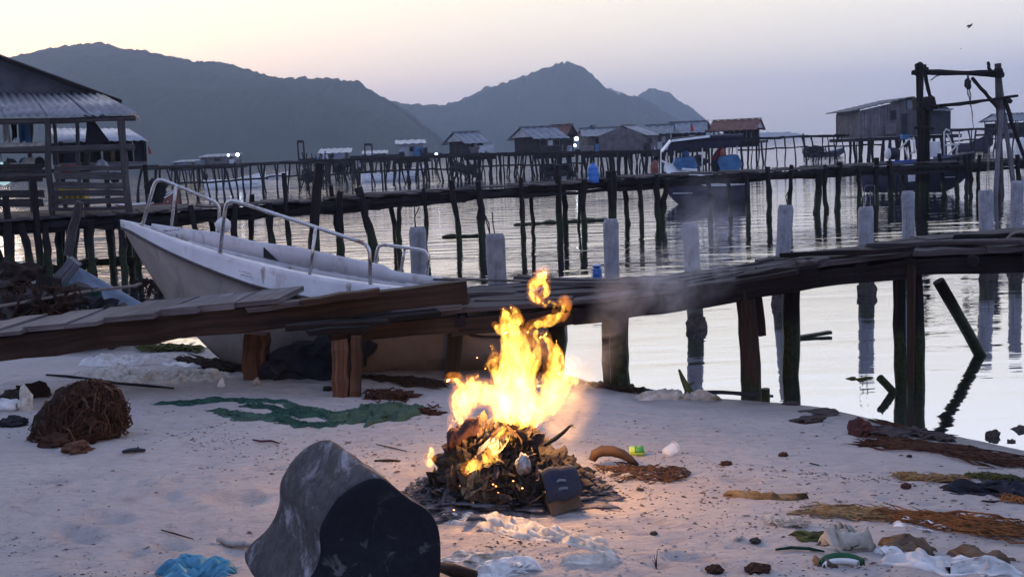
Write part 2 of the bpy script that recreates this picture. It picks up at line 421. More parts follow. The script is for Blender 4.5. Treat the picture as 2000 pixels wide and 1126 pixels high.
C_('rust', (.22, .16, .13), (.36, .32, .32), 40, .8)
C_('chips', (.17, .135, .125), (.08, .06, .056), 6, .95)
C_('black', (.012, .012, .016), (.02, .02, .024), rough=.7)
C_('char', (.022, .018, .020), (.05, .043, .043), 12, .95, bump=.8, bd=.01)
C_('ash', (.16, .15, .17), (.05, .045, .05), 25, 1., bump=.8, bd=.01)
C_('paper', (.33, .25, .15), (.10, .07, .045), 9, .95)
C_('paper2', (.12, .085, .06), (.035, .025, .022), 9, .95)
C_('blueplastic', (.015, .12, .40), (.01, .08, .30), 6, .3, spec=.5)
C_('bluebag', (.05, .25, .38), (.03, .15, .26), 12, .4, spec=.5)
C_('whiteplastic', (.62, .62, .63), (.42, .42, .43), 8, .5)
C_('sack', (.56, .53, .49), (.30, .27, .24), 14, .85)
C_('tarp', (.42, .40, .37), (.16, .135, .11), 5, .8)
C_('net', (.022, .075, .06), (.012, .04, .034), 22, .9, bump=1., bd=.02)
C_('netl', (.06, .115, .09), (.035, .07, .055), 20, .9, bump=1., bd=.02)
C_('weed', (.27, .11, .04), (.08, .038, .02), 12, .9)
C_('straw', (.30, .21, .11), (.10, .065, .035), 14, .9)
C_('weedg', (.08, .085, .03), (.035, .04, .02), 12, .9)
C_('root', (.06, .03, .022), (.022, .012, .010), 14, .95)
C_('rootl', (.11, .06, .042), (.045, .026, .02), 14, .95)
C_('dirt', (.035, .024, .02), (.02, .014, .012), 14, 1., bump=1., bd=.02)
C_('rock', (.035, .03, .032), (.06, .05, .05), 6, .8, bump=1., bd=.02)
C_('redrock', (.07, .03, .03), (.03, .018, .02), 6, .8, bump=1., bd=.02)
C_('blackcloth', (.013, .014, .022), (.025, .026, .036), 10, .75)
C_('canopy', (.05, .05, .06), (.03, .03, .04), 4, .9)
C_('maroon', (.10, .025, .03), (.05, .015, .02), 8, .9)
C_('orange', (.20, .07, .055), (.12, .04, .035), 6, .6)
C_('red', (.45, .03, .02), (.35, .03, .03), 6, .7)
C_('yellow', (.45, .32, .04), (.3, .2, .04), 6, .6)
C_('green', (.012, .075, .03), (.01, .04, .02), 6, .5)
C_('lime', (.35, .50, .06), (.28, .42, .06), 4, .35, spec=.6, bump=0)
C_('limed', (.04, .22, .05), (.03, .17, .05), 4, .35, bump=0)
C_('navybox', (.022, .028, .055), (.05, .05, .06), 8, .8)
C_('card', (.16, .11, .08), (.08, .055, .04), 6, .9)
C_('horn', (.085, .045, .025), (.035, .02, .014), 6, .6)
C_('bluecloth', (.07, .15, .28), (.04, .09, .19), 4, .8)
C_('boatblue', (.03, .08, .30), (.02, .05, .2), 4, .4)
C_('boatred', (.13, .05, .045), (.08, .035, .035), 4, .7)
C_('boatwhite', (.62, .63, .66), (.45, .46, .5), 3, .45)
C_('boatdark', (.03, .032, .05), (.02, .02, .035), 3, .7)
C_('buoy', (.5, .5, .52), (.4, .4, .42), 4, .6)
C_('rope', (.20, .17, .15), (.12, .10, .09), 30, .9)
C_('driftwood', (.36, .32, .31), (.20, .17, .17), 20, .85)
C_('greytarp', (.16, .19, .25), (.09, .11, .15), 4, .8)
C_('skin', (.20, .12, .09), (.18, .1, .08), 4, .6, bump=0)
def mat_emit(name, c, s):
    n = N(name); n.b.inputs['Base Color'].default_value = (.8, .8, .8, 1); n.b.inputs['Emission Color'].default_value = (*c, 1); n.b.inputs['Emission Strength'].default_value = s; return n.m
M['lamp'] = mat_emit('lit_lamp', (.75, .9, 1), 9)
M['ember'] = mat_emit('ember', (1, .35, .05), 2.5)
def mat_net(name, c):
    n = N(name); P = pos(n); v = n.n('ShaderNodeTexVoronoi', {'Vector': P, 'Scale': 70.}, feature='DISTANCE_TO_EDGE').outputs['Distance']
    a = n.mr(v, .10, .16, 1., 0.); big = n.mr(n.noise(P, 7., 4, .7), .42, .56, 0., 1.); al = n.math('MAXIMUM', a, n.math('MULTIPLY', big, .9))
    n.set(n.mix(n.noise(P, 16., 4), c, tuple(x * .4 for x in c)), .9, 0., .1); n.l(al, n.b.inputs['Alpha']); n.bump(n.noise(P, 60., 4), 1., .02); return n.m
M['netmesh'] = mat_net('net_mesh', (.04, .11, .09)); M['netpale'] = mat_net('net_mesh_pale', (.08, .15, .12))
def mat_clear():
    n = N('clear_plastic'); n.set((.9, .9, .92), .12, 0., .5); n.b.inputs['Alpha'].default_value = .35; return n.m
M['clear'] = mat_clear()
def mat_corr(base): return M[base]
# ================================================================ structure: ground, water, hills, haze
def warped(core0, core1, step, lo, hi):
    a = list(np.arange(core0, core1 + 1e-6, step)); s = step; x = core1
    while x < hi: s *= 1.12; x += s; a.append(min(x, hi))
    s = step; x = core0; b = []
    while x > lo: s *= 1.12; x -= s; b.append(max(x, lo))
    return np.array(b[::-1] + a)
gx = warped(-3.6, 4.2, .021, -3800, 3800); gy = warped(3.6, 9.5, .021, -3800, 3800)
XX, YY = np.meshgrid(gx, gy, indexing='ij'); ZZ = terr(XX, YY)
nx, ny = len(gx), len(gy)
verts = np.stack([XX.ravel(), YY.ravel(), ZZ.ravel()], 1)
ii = (np.arange(nx - 1)[:, None] * ny + np.arange(ny - 1)[None, :]).ravel()
faces = np.stack([ii, ii + ny, ii + ny + 1, ii + 1], 1)
me = bpy.data.meshes.new('sand'); me.vertices.add(len(verts)); me.vertices.foreach_set('co', verts.ravel())
me.loops.add(faces.size); me.loops.foreach_set('vertex_index', faces.ravel().astype(np.int32))
me.polygons.add(len(faces)); me.polygons.foreach_set('loop_start', np.arange(0, faces.size, 4, dtype=np.int32)); me.polygons.foreach_set('loop_total', np.full(len(faces), 4, dtype=np.int32))
me.update(calc_edges=True); me.polygons.foreach_set('use_smooth', [True] * len(faces)); me.materials.append(M['sand'])
o = bpy.data.objects.new('beach_sand', me); C.objects.link(o); struct(o)
mb = MB(); mb.poly([(-3900, -3900, 0), (3900, -3900, 0), (3900, 3900, 0), (-3900, 3900, 0)])
struct(mb.build('sea_water', M['water']))

def ridge(name, pts, Y, depth, seed, bumps=1.0, foot=.75):
    """hill whose crest follows the given pixel outline at distance Y; foot towards the viewer"""
    P = [at(px, py, Y) for px, py in pts]
    xs = np.array([p.x for p in P]); zs = np.array([p.z for p in P])
    nu = int((pts[-1][0] - pts[0][0]) / 1.6); X = np.linspace(xs[0], xs[-1], nu + 1)
    Zc = np.interp(X, xs, zs)
    sc_ = Y / 1000
    V = np.concatenate([np.linspace(0, .9, 16), np.linspace(.93, 1.12, 12), np.linspace(1.25, 2, 6)]); nv = len(V) - 1
    mb = MB(); b = 0
    px = vnoise(X / (34 * sc_), X * 0 + seed, seed) * 2
    vv = []
    for j, v in enumerate(V):
        y = Y + (v - 1) * depth + vnoise(X / (120 * sc_), X * 0 + v * 3, seed + 5) * depth * .25 * (v < .95)
        prof = np.sin(min(v, 2 - v) * math.pi / 2) ** .9 if v <= 2 else 0
        z = (Zc + 2) * prof - 2
        z = z + (vnoise(X / (60 * sc_), y / (60 * sc_), seed + 1) * 14 * sc_ * (1 if v < .97 else .15)) * prof * (prof < .995)
        z = z + prof * bumps * (vnoise(X / (7 * sc_), y / (7 * sc_), seed + 2) * 3.0 + np.maximum(vnoise(X / (16 * sc_), y / (16 * sc_), seed + 3), 0) ** 1.5 * 7 - 1.5 + vnoise(X / (2.6 * sc_), y / (3 * sc_), seed + 4) * 3.6) * sc_
        vv.append(np.stack([X, np.broadcast_to(y, X.shape), z], 1))
    A = np.stack(vv, 1)
    me = bpy.data.meshes.new(name)
    n1, n2 = A.shape[:2]
    idx = (np.arange(n1 - 1)[:, None] * n2 + np.arange(n2 - 1)[None, :]).ravel()
    me.from_pydata([tuple(p) for p in A.reshape(-1, 3)], [], [(int(i), int(i + n2), int(i + n2 + 1), int(i + 1)) for i in idx])
    me.materials.append(M['hill']); o = bpy.data.objects.new(name, me); C.objects.link(o); struct(o)
    return o
ridge('hill', [(-500, 190), (-260, 150), (-100, 128), (0, 122), (60, 116), (100, 112), (130, 105), (200, 99), (260, 97), (320, 107), (380, 119), (450, 126), (500, 140), (540, 150), (600, 155), (660, 158), (700, 168), (730, 181), (760, 197), (790, 214), (830, 245), (870, 275), (905, 292), (930, 300)], 1000, 330, 11)
ridge('hill', [(640, 230), (700, 212), (760, 203), (800, 205), (860, 205), (880, 200), (920, 186), (960, 170), (1000, 157), (1040, 143), (1070, 133), (1100, 130), (1120, 133), (1135, 144), (1150, 160), (1175, 180), (1200, 190), (1240, 198), (1300, 235), (1340, 262), (1380, 280)], 1500, 330, 12)
ridge('hill', [(1140, 215), (1200, 200), (1240, 192), (1260, 181), (1280, 178), (1300, 184), (1320, 196), (1340, 206), (1355, 220), (1368, 238), (1385, 262), (1400, 278)], 1900, 300, 13)
ridge('hill', [(1120, 200), (1170, 180), (1195, 176), (1215, 182), (1235, 196), (1262, 225)], 2500, 300, 14)
ridge('far_hills', [(1400, 262), (1490, 258), (1540, 258), (1575, 262), (1620, 266)], 3300, 300, 15, .5)
def mat_haze():
    n = N('haze'); n.t.nodes.remove(n.b)
    v = n.n('ShaderNodeVolumePrincipled', {'Color': (.54, .68, 1.0, 1), 'Density': HAZE, 'Anisotropy': .6})
    n.l(v.outputs[0], n.out.inputs['Volume']); return n.m
HAZE = .00048
mb = MB(); mb.box((0, 0, 103), (7990, 7990, 214))
HZ = stuff(mb.build('haze', mat_haze()))

# ================================================================ far village
def corr(mb, a, b, c, d, pitch=.12, amp=.012, nv=2):
    """corrugated sheet with top edge a-b and bottom edge d-c, ribs running a->d"""
    a, b, c, d = map(Vector, (a, b, c, d)); ln = max((b - a).length, (c - d).length); nr = max(2, int(ln / pitch)) * 4
    nrm = (b - a).cross(d - a).normalized()
    if nrm.z < 0: nrm = -nrm
    mb.grid(lambda u, v: a.lerp(b, u).lerp(d.lerp(c, u), v) + nrm * amp * math.sin(u * nr / 4 * 2 * math.pi), nr, nv)
def house(name, label, px0, px1, yr, ye, yp, Y, depth=5, yaw=0, roof='tin', wall='walld', gable='wallp', open_=False, over=.5, single=False, nposts=5, windows=2, group='stilt houses of the far village', post_len=None, pitch=.5):
    xm = (px0 + px1) / 2; yb = yp
    c = at(xm, yp, Y); zr = at(xm, yr, Y).z; ze = at(xm, ye, Y).z; zp = c.z
    wpx = (at(px1, yp, Y) - at(px0, yp, Y)).length
    ca, sa = math.cos(yaw), math.sin(yaw)
    wd = (wpx - abs(sa) * depth) / ca
    R = Matrix.Rotation(yaw, 3, 'Z')
    t = thing(name, label, 'stilt house', (c.x, c.y, 0), group)
    def q(x, y, z): return Vector((c.x, c.y, 0)) + R @ Vector((x, y, z))
    hw, hd = wd / 2, depth / 2; iw, idp = hw - over, hd - over
    # roof
    for s in ((-1,) if single else (-1, 1)):
        mb = MB()
        if single: corr(mb, q(-hw, hd, zr), q(hw, hd, zr), q(hw, -hd, ze), q(-hw, -hd, ze), pitch, .03)
        else: corr(mb, q(-hw, 0, zr), q(hw, 0, zr), q(hw, s * hd, ze), q(-hw, s * hd, ze), pitch, .03)
        mb.build('roof_slope', M[roof], t, solid=.04)
    if not single:
        mb = MB(); mb.beam(q(-hw - .05, 0, zr + .06), q(hw + .05, 0, zr + .06), .35, .05); mb.build('ridge_cap', M[roof], t)
        zz = ze + (zr - ze) * (over / hd)
        for s in (-1, 1):
            mb = MB(); x = s * (hw - .15)
            P = [(-idp, zz), (idp, zz), (0, zr - .1)]
            A = [q(x, y, z) for y, z in P]; B = [q(x - s * .08, y, z) for y, z in P]
            mb.poly(A); mb.poly(B[::-1])
            for k in range(3): mb.poly([A[k], A[(k + 1) % 3], B[(k + 1) % 3], B[k]])
            mb.build('gable', M[gable], t)
    else: zz = ze
    # platform
    mb = MB(); mb.box(q(0, 0, zp - .1), (wd + .3, depth + .3, .2), R); mb.build('platform', M['wfar'], t)
    mb = MB(); mb.beam(q(-hw - .2, -hd - .18, zp - .28), q(hw + .2, -hd - .18, zp - .28), .05, .34, jit=.05, seg=5); mb.build('skirt_board', M['wfar'], t)
    for kk in range(3):
        x = U(-hw, hw); s_ = U(.25, .6); mb = MB(); mb.box(q(x, -hd - .02, zp + s_ / 2), (s_ * U(.8, 2), .3, s_), R, .08); mb.build('clutter_box', M[random.choice(['wallg', 'wallp', 'walld', 'tinb', 'bluecloth'])], t)
    # walls
    if not open_:
        hh = zz - zp
        for (x0, y0, x1, y1) in ((-iw, -idp, iw, -idp), (iw, -idp, iw, idp), (iw, idp, -iw, idp), (-iw, idp, -iw, -idp)):
            mb = MB(); nb = max(2, int(math.hypot(x1 - x0, y1 - y0) / .5))
            for k in range(nb):
                a0, a1 = k / nb, (k + 1) / nb - .004
                pa = q(x0 + (x1 - x0) * a0, y0 + (y1 - y0) * a0, zp + hh / 2); pb = q(x0 + (x1 - x0) * a1, y0 + (y1 - y0) * a1, zp + hh / 2)
                mb.beam(pa, pb, .06 + U(0, .03), hh, (0, 0, 1)) if False else mb.beam(pa, pb, .05 + U(0, .04), hh)
            mb.build('wall', M[wall], t)
        for k in range(windows):
            x = -iw + (k + .5 + U(-.15, .15)) / windows * 2 * iw; ww, wh = min(1.0, iw * .5), hh * .4
            mb = MB(); mb.box(q(x, -idp - .06, zp + hh * .58), (ww, .06, wh), R); wo = mb.build('window', M['wgrey'], t)
            mb = MB(); mb.box(q(x, -idp - .1, zp + hh * .58), (ww * .8, .04, wh * .78), R); mb.build('pane', M['wallp'] if k % 2 else M['black'], wo)
    else:
        for k in range(nposts + 1):
            x = -iw + 2 * iw * k / nposts
            for y in (-idp, idp):
                mb = MB(); mb.log(q(x, y, zp), q(x + U(-.1, .1), y, zz + .05), .07, .06, .05, 5, 2); mb.build('post', M['wgrey'], t)
        mb = MB(); mb.beam(q(-iw, -idp, zp + .9), q(iw, -idp, zp + .9), .06, .12); mb.build('railing', M['wfar'], t)
        mb = MB(); mb.beam(q(-iw, idp, zp + .5), q(iw, idp, zp + .5), .06, 1.0); mb.build('back_wall', M['walld'], t)
    n = max(3, int(wd / 1.0))
    for k in range(n + 1):
        for y in (-hd, hd * .2):
            x = -hw + wd * k / n + U(-.2, .2); mb = MB(); mb.log(q(x, y, zp - .1), q(x + U(-.3, .3), y + U(-.2, .2), -.5), .09, .08, .1, 5, 3, .1); mb.build('stilt', M['wfar'], t)
    return t
house('stilt_house', 'small pale grey box hut with single slope roof on stilts before the left hill', 768, 838, 273, 281, 305, 80, 4, 0.1, 'tinl', 'wallp', single=True, windows=1, over=.3)
house('stilt_house', 'stilt house with pale tin roof and light gable standing alone between box hut and village', 860, 962, 258, 281, 301, 82, 4.5, .45, 'tinb', 'walld', 'wallp', windows=3)
house('stilt_house', 'dark red roofed stilt house tucked behind the first pale roof of the village', 1062, 1136, 244, 268, 296, 98, 5, -.3, 'tinr', 'walld', 'walld', windows=1)
house('stilt_house', 'pale roofed stilt house at the left end of the village row', 990, 1112, 248, 272, 298, 84, 5, .42, 'tinb', 'walld', 'wallp', windows=3)
house('stilt_house', 'low stilt house with small greenish gable behind the bright white lamp', 1130, 1190, 246, 258, 290, 100, 5, .5, 'tinb', 'wallg', 'netl', windows=1)
house('stilt_house', 'wide grey walled stilt house with rusty eave beside the bright white lamp', 1132, 1222, 250, 266, 296, 86, 5, 0.02, 'tinb', 'wallg', windows=2)
house('stilt_house', 'narrow stilt house whose pointed gable faces the water mid village', 1198, 1258, 245, 266, 296, 84, 4, 1.1, 'tin', 'wallg', 'wallg', windows=1, over=.3)
house('stilt_house', 'grey board stilt house with a pale door panel beside the pointed gable', 1250, 1330, 244, 262, 293, 88, 5, -.2, 'tinb', 'wallg', 'wallg', windows=2)
house('stilt_house', 'blue grey tin roofed stilt house behind the red flag', 1292, 1400, 238, 260, 286, 90, 5, -.3, 'tinb', 'walld', 'wallp', windows=2)
house('stilt_house', 'open sided pavilion on stilts with long maroon roof at the village end', 1372, 1508, 234, 255, 276, 92, 6, -.35, 'tinr', 'walld', 'wallp', open_=True, nposts=7)
house('stilt_house', 'open blue roofed pavilion on stilts at the frame edge behind the gantry', 1928, 2040, 222, 236, 259, 110, 5, 0.1, 'tinb', 'wallp', 'wallp', open_=True, nposts=4)
house('stilt_house', 'tiny hut with pale sloping tin roof far out left of the box hut', 620, 692, 290, 299, 312, 100, 4, .1, 'tinl', 'wallg', single=True, windows=1, over=.3)
house('stilt_house', 'tiny low shed with pale roof between two thin masts', 704, 762, 294, 300, 309, 120, 4, .1, 'tinl', 'wallg', single=True, windows=1, over=.3)
house('stilt_house', 'tiny far shed with white lamp on its right end', 396, 470, 300, 306, 320, 115, 4, .0, 'tinb', 'wallg', single=True, windows=1, over=.3)
house('stilt_house', 'tiny far shed farthest left over the open water', 344, 392, 312, 316, 325, 130, 4, .0, 'tinb', 'wallg', single=True, windows=0, over=.3)
# lone grey hut at right
def right_hut():
    Y = 83; c = at(1750, 265, Y)
    t = thing('stilt_house', 'large weathered board hut with skewed roof standing alone right of the village', 'stilt house', (c.x, c.y, 0))
    d = 5.5
    def fp(px, py, dy=0): return at(px, py, Y) + Vector((0, dy, 0))
    zfl = at(1755, 266, Y).z
    # front wall as upright boards whose tops follow the roof line
    xs = np.linspace(1676, 1822, 24); top = lambda x: np.interp(x, [1676, 1780, 1820, 1856], [215, 191, 200, 214])
    for k in range(23):
        a, b = xs[k], xs[k + 1] - .5; mb = MB(); P = []
        off = U(0, .04)
        for yy in (0, .08):
            for x in (a, b):
                pass
        A = [fp(a, 266), fp(b, 266), fp(b, top(b) + 2), fp(a, top(a) + 2)]
        for p in A: p.y -= off
        A[0].z = A[1].z = zfl
        B = [p + Vector((0, .1, 0)) for p in A]
        mb.poly(A, [(0, 0), (0, .3), (2.5, .3), (2.5, 0)]); mb.poly(B[::-1])
        for i in range(4): mb.poly([A[i], B[i], B[(i + 1) % 4], A[(i + 1) % 4]])
        mb.build('wall_board', M['wallg'], t)
    for (x0, x1, y0, y1, mt, nm) in ((1740, 1750, 216, 234, 'black', 'window'), (1729, 1750, 243, 262, 'wgrey', 'shutter'), (1762, 1772, 222, 265, 'walld', 'door'), (1772, 1790, 196, 212, 'tinb', 'patch')):
        mb = MB(); p = at((x0 + x1) / 2, (y0 + y1) / 2, Y - .15); s = Y / F; mb.box(p, ((x1 - x0) * s, .08, (y1 - y0) * s)); mb.build(nm, M[mt], t)
    mb = MB(); a = fp(1676, 266); b = fp(1855, 260); mb.box((a.x + .1, Y + d / 2, zfl + 1.1), (.12, d, 2.2)); mb.build('side_wall', M['wallg'], t)
    mb = MB(); mb.box(((a.x + b.x) / 2, Y + d, zfl + .95), (b.x - a.x, .12, 1.9)); mb.build('back_wall', M['walld'], t)
    for (xa, ya, xb, yb) in ((1662, 217, 1782, 189), (1782, 189, 1860, 214)):
        A, B = at(xa, ya, Y - .5), at(xb, yb, Y - .5); mb = MB()
        corr(mb, A + Vector((0, d + 1, 0)), B + Vector((0, d + 1, 0)), B, A, .5, .03); mb.build('roof_slope', M['tind'], t, solid=.06)
    A, B = at(1810, 212, Y - 1.2), at(1846, 218, Y - 1.2)
    mb = MB(); p = (at(1812, 262, Y - .7) + at(1845, 218, Y - .7)) / 2; mb.box(p, (35 * Y / F, 2.0, 44 * Y / F)); mb.build('annex', M['walld'], t)
    mb = MB(); mb.box(((A + B) / 2), (42 * Y / F, 2.4, .08)); mb.build('annex_roof', M['tinb'], t)
    mb = MB(); mb.box(((a.x + b.x) / 2, Y + d / 2 - .4, zfl - .15), (b.x - a.x + 1, d + 1.2, .25)); mb.build('platform', M['wfar'], t)
    for k in range(14):
        for dy in (-.6, 2.5):
            x = a.x + (b.x - a.x) * k / 13 + U(-.2, .2); mb = MB(); mb.log((x, Y + dy, zfl - .2), (x + U(-.3, .3), Y + dy, -.4), .11, .09, .12, 5, 3); mb.build('stilt', M['wfar'], t)
right_hut()
# far piers: deck rail, lower rail, many rough posts
def far_pier(label, ctrl, step, rails, Hup=0.0, name='wooden_pier', low=.48, rr=.058):
    """ctrl: list of (px, y_deck, Y)"""
    a = at(*ctrl[0]); t = thing(name, label, 'pier', (a.x, a.y, 0), 'rough timber piers standing in the bay')
    px = np.array([c[0] for c in ctrl]); py = np.array([c[1] for c in ctrl]); yy = np.array([c[2] for c in ctrl])
    f = lambda x: at(x, np.interp(x, px, py), np.interp(x, px, yy))
    for r in rails:
        x = px[0]
        while x < px[-1]:
            x2 = min(px[-1], x + U(35, 70)); A, B = f(x), f(x2 + 3); dz = -(A.z) * (1 - r) if r < 1 else 0; dzb = -(B.z) * (1 - r) if r < 1 else 0
            for dy in (0, 1.0) if r == 1 else (0,):
                mb = MB(); mb.log(A + Vector((0, dy, dz + U(-.04, .04))), B + Vector((0, dy, dzb + U(-.04, .04))), rr * (1.5 if r == 1 else 1.), None, .05, 6, 4, .2, .2); mb.build('deck_log' if r == 1 else 'rail', M['wfar'], t)
            x = x2
    x = px[0]
    while x < px[-1]:
        A = f(x); dy = 1.0 if rnd() < .35 else 0; up = U(0.0, .25) if rnd() < .3 else 0
        mb = MB(); mb.log(A + Vector((U(-.1, .1), dy, up)), Vector((A.x + U(-.45, .45), A.y + dy, -.5)), rr * U(.7, 1.2), rr * U(.8, 1.3), .13, 5, 5, .12, .2)
        mb.build('post', M['wfar'], t)
        x += step * U(.5, 1.5)
    return t
far_pier('long thin two railed pier running from the left huts to the village', [(280, 330, 55), (420, 324, 62), (560, 318, 70), (860, 305, 76), (1000, 300, 78), (1135, 298, 79)], 13, (1, .52))
far_pier('walkway on close set posts along the front of the village row', [(860, 303, 78), (1000, 300, 80), (1290, 296, 80), (1320, 290, 80)], 11, (1,))
far_pier('two railed pier running from the maroon pavilion to the lone grey hut', [(1440, 272, 88), (1500, 270, 87), (1600, 265, 86), (1680, 264, 85), (1720, 264, 84)], 13, (1, .6))
far_pier('two railed pier from the lone grey hut past the gantry to the frame edge', [(1840, 256, 84), (1920, 252, 88), (2060, 246, 92)], 13, (1, .6))
far_pier('low dark walkway between box hut and the two masts far out', [(585, 313, 110), (700, 307, 112), (860, 301, 115)], 11, (1,), rr=.09)
# far mast frames
for lab, x0, x1, yt, yb, Y in (('square wooden frame standing on two thin poles left of the tiny sheds', 581, 592, 276, 312, 95), ('pair of thin masts with crossbars among the tiny far sheds', 712, 726, 282, 312, 112)):
    A, B = at(x0, yt, Y), at(x1, yt, Y); t = thing('pole_frame', lab, 'pole frame', (A.x, A.y, 0))
    for p in (A, B): mb = MB(); mb.log(p, (p.x + U(-.1, .1), p.y, -.4), .07, .09, .05, 5, 3); mb.build('pole', M['wfar'], t)
    mb = MB(); mb.log(A, B, .12, n=5, seg=2); mb.build('crossbar', M['wfar'], t)
    if x0 > 700:
        pass
    else:
        for k in range(6):
            p = at(590 + k * 9, 300 + U(-6, 6), Y); mb = MB(); mb.log(p, (p.x + U(-.4, .4), p.y, p.z - 1.2), .05, n=5, seg=2); mb.build('pole', M['wfar'], t)
# lamps
for px, py, Y, r, lab in ((1126, 271, 82, .15, 'bright white lamp hanging under the eave beside the wide grey house'), (1123, 284, 81, .10, 'small white lamp low on the walkway beneath the bright one'), (464, 302, 113, .17, 'tiny white lamp on the right end of a far shed'), (446, 303, 113, .12, 'tiny white lamp mid way along a far shed'), (852, 301, 78, .09, 'tiny white lamp between the box hut and lone stilt house')):
    p = at(px, py, Y); t = thing('lamp', lab, 'lamp', p)
    mb = MB(); mb.lathe(p, [(r * .3, -r), (r * .9, -r * .5), (r, 0), (r * .8, r * .6), (r * .3, r)], 10); mb.build('bulb', M['lamp'], t, True)
    mb = MB(); mb.lathe(p + Vector((0, 0, r)), [(r * .35, 0), (r * .35, r * .6), (r * .1, r * .7)], 8); mb.build('socket', M['black'], t)
# flags
for px, py, Y, hh, lab in ((1350, 258, 84, 16, 'small red flag on a thin pole before the blue grey roof'), (291, 302, 30, 16, 'small red flag on a thin pole beside the second left hut')):
    s = Y / F; a = at(px, py, Y); t = thing('flag', lab, 'flag', a)
    mb = MB(); mb.log(a, a + Vector((0, 0, hh * s * 1.05)), .04 * Y / 84, n=5, seg=1); mb.build('pole', M['wgrey'], t)
    mb = MB(); h = hh * s * .8; z0 = a.z + hh * s * .15
    mb.grid(lambda u, v: (a.x + u * h * .45 * (1 - .6 * v), a.y + math.sin(u * 5) * h * .06, z0 + v * h - u * h * .1), 5, 4); mb.build('cloth', M['red'], t, solid=.01)
# ================================================================ middle pier
PX = [-120, 0, 100, 300, 650, 900, 1100, 1250, 1500, 1700, 1930, 2100]
PY_ = [446, 440, 434, 423, 398, 378, 366, 353, 341, 329, 319, 312]
PYY = [19.2, 20.0, 20.6, 21.2, 22.4, 24.1, 25.8, 26.6, 27.6, 30.2, 33.8, 36.5]
def mid(px, dy=0): return at(px, np.interp(px, PX, PY_), np.interp(px, PX, PYY)) + Vector((-dy * .45, dy, 0))
def middle_pier():
    a = mid(600); t = thing('wooden_pier', 'long rough log pier crossing the whole bay behind the white motorboat', 'pier', (a.x, a.y, 0), 'rough timber piers standing in the bay')
    for dy in (0, .35, .75, 1.1):
        x = -120
        while x < 2100:
            x2 = x + U(45, 120); A, B = mid(x, dy), mid(x2 + 4, dy); r = U(.055, .078) if dy in (0, 1.1) else U(.045, .06)
            A.z += U(-.03, .03) - .04; B.z += U(-.03, .03) - .04
            mb = MB(); mb.log(A, B, r, r * U(.8, 1.1), .05, 7, 5, .16, .15); mb.build('deck_log', M['wdark'], t); x = x2
    for dy in (.05, 1.0):     # stringers underneath, sagging
        x = -120
        while x < 2100:
            x2 = x + U(100, 170); A, B = mid(x, dy), mid(x2 + 8, dy); A.z -= U(.13, .17); B.z -= U(.13, .17)
            mb = MB(); mb.log(A, B, U(.045, .062), None, .07, 7, 5, .18, .15); mb.build('stringer', M['wdark'], t); x = x2
    x = -110
    while x < 2090:
        A, B = mid(x, -.12), mid(x, 1.25); A.z += .09 + U(-.02, .03); B.z += .09 + U(-.02, .03); A.x += U(-.1, .1)
        if rnd() < .75: mb = MB(); mb.beam(A, B, U(.12, .26), .03, jit=.02); mb.build('deck_board', M['wdeck2'], t)
        x += U(8, 17)
    # (top px x, y above deck, bottom px x, width px, row)
    posts = [(12, 380, 20, 20, 0), (40, 436, 48, 18, 0), (65, 345, 72, 16, 0), (90, 436, 92, 18, 0), (112, 440, 120, 17, 1), (156, 392, 146, 17, 0), (178, 430, 185, 16, 0), (208, 436, 214, 16, 1), (236, 430, 243, 18, 0), (262, 430, 264, 15, 1),
             (300, 408, 306, 15, 1), (340, 398, 340, 12, 0), (372, 400, 380, 15, 0), (410, 415, 414, 14, 1), (460, 396, 464, 16, 0), (492, 380, 492, 14, 1), (524, 396, 534, 18, 0), (553, 338, 563, 12, 0), (625, 318, 604, 25, 0), (646, 362, 664, 11, 1), (664, 374, 662, 18, 0),
             (699, 366, 732, 22, 0), (762, 400, 766, 13, 1), (782, 398, 775, 13, 0), (827, 368, 822, 11, 0), (881, 352, 900, 15, 0), (933, 354, 940, 19, 0), (1017, 347, 1022, 13, 0), (1034, 374, 1036, 10, 1), (1088, 322, 1094, 15, 0), (1100, 362, 1106, 13, 1), (1142, 350, 1144, 15, 0), (1133, 365, 1130, 7, 1),
             (1189, 334, 1197, 20, 0), (1199, 334, 1196, 13, 0), (1221, 362, 1224, 13, 1), (1251, 360, 1253, 13, 0), (1283, 341, 1292, 15, 0), (1303, 350, 1292, 14, 0), (1381, 343, 1384, 14, 0), (1420, 345, 1424, 11, 1), (1456, 340, 1460, 12, 0), (1499, 326, 1503, 14, 0), (1546, 322, 1545, 11, 0), (1600, 340, 1594, 17, 0), (1612, 322, 1617, 12, 0),
             (1640, 316, 1634, 14, 0), (1676, 325, 1675, 11, 0), (1712, 308, 1716, 13, 0), (1737, 314, 1741, 13, 0), (1762, 325, 1758, 9, 1), (1873, 306, 1873, 10, 0), (1883, 302, 1884, 10, 0), (1893, 301, 1896, 10, 0), (1914, 302, 1914, 10, 0), (1987, 302, 1990, 12, 0), (2030, 300, 2030, 12, 0)]
    for x0, y0, x1, wp, row in posts:
        xd = x0 if y0 > np.interp(x0, PX, PY_) - 3 else x0
        Y = float(np.interp(x0, PX, PYY)) + (1.15 if row else -.12); p = at(x0, y0, Y)
        Yb = float(np.interp(x1, PX, PYY)) + (1.15 if row else -.12)
        q0 = at(x1, 480, Yb); bx = G(x1, (563 + 90), 0)
        # foot: the px column x1 at the water line
        r = ray(x1, 455 if x1 > 500 else 520); b = EYE + r * (Yb / r.y); foot = Vector((b.x, Yb, -.45))
        rad = wp * Y / F / 2 * .8
        mb = MB(); mb.log(p, foot, rad * .9, rad * 1.1, .07, 9, 9, .13, .14)
        mb.build('post', M['wdark'], t)
    return t
middle_pier()
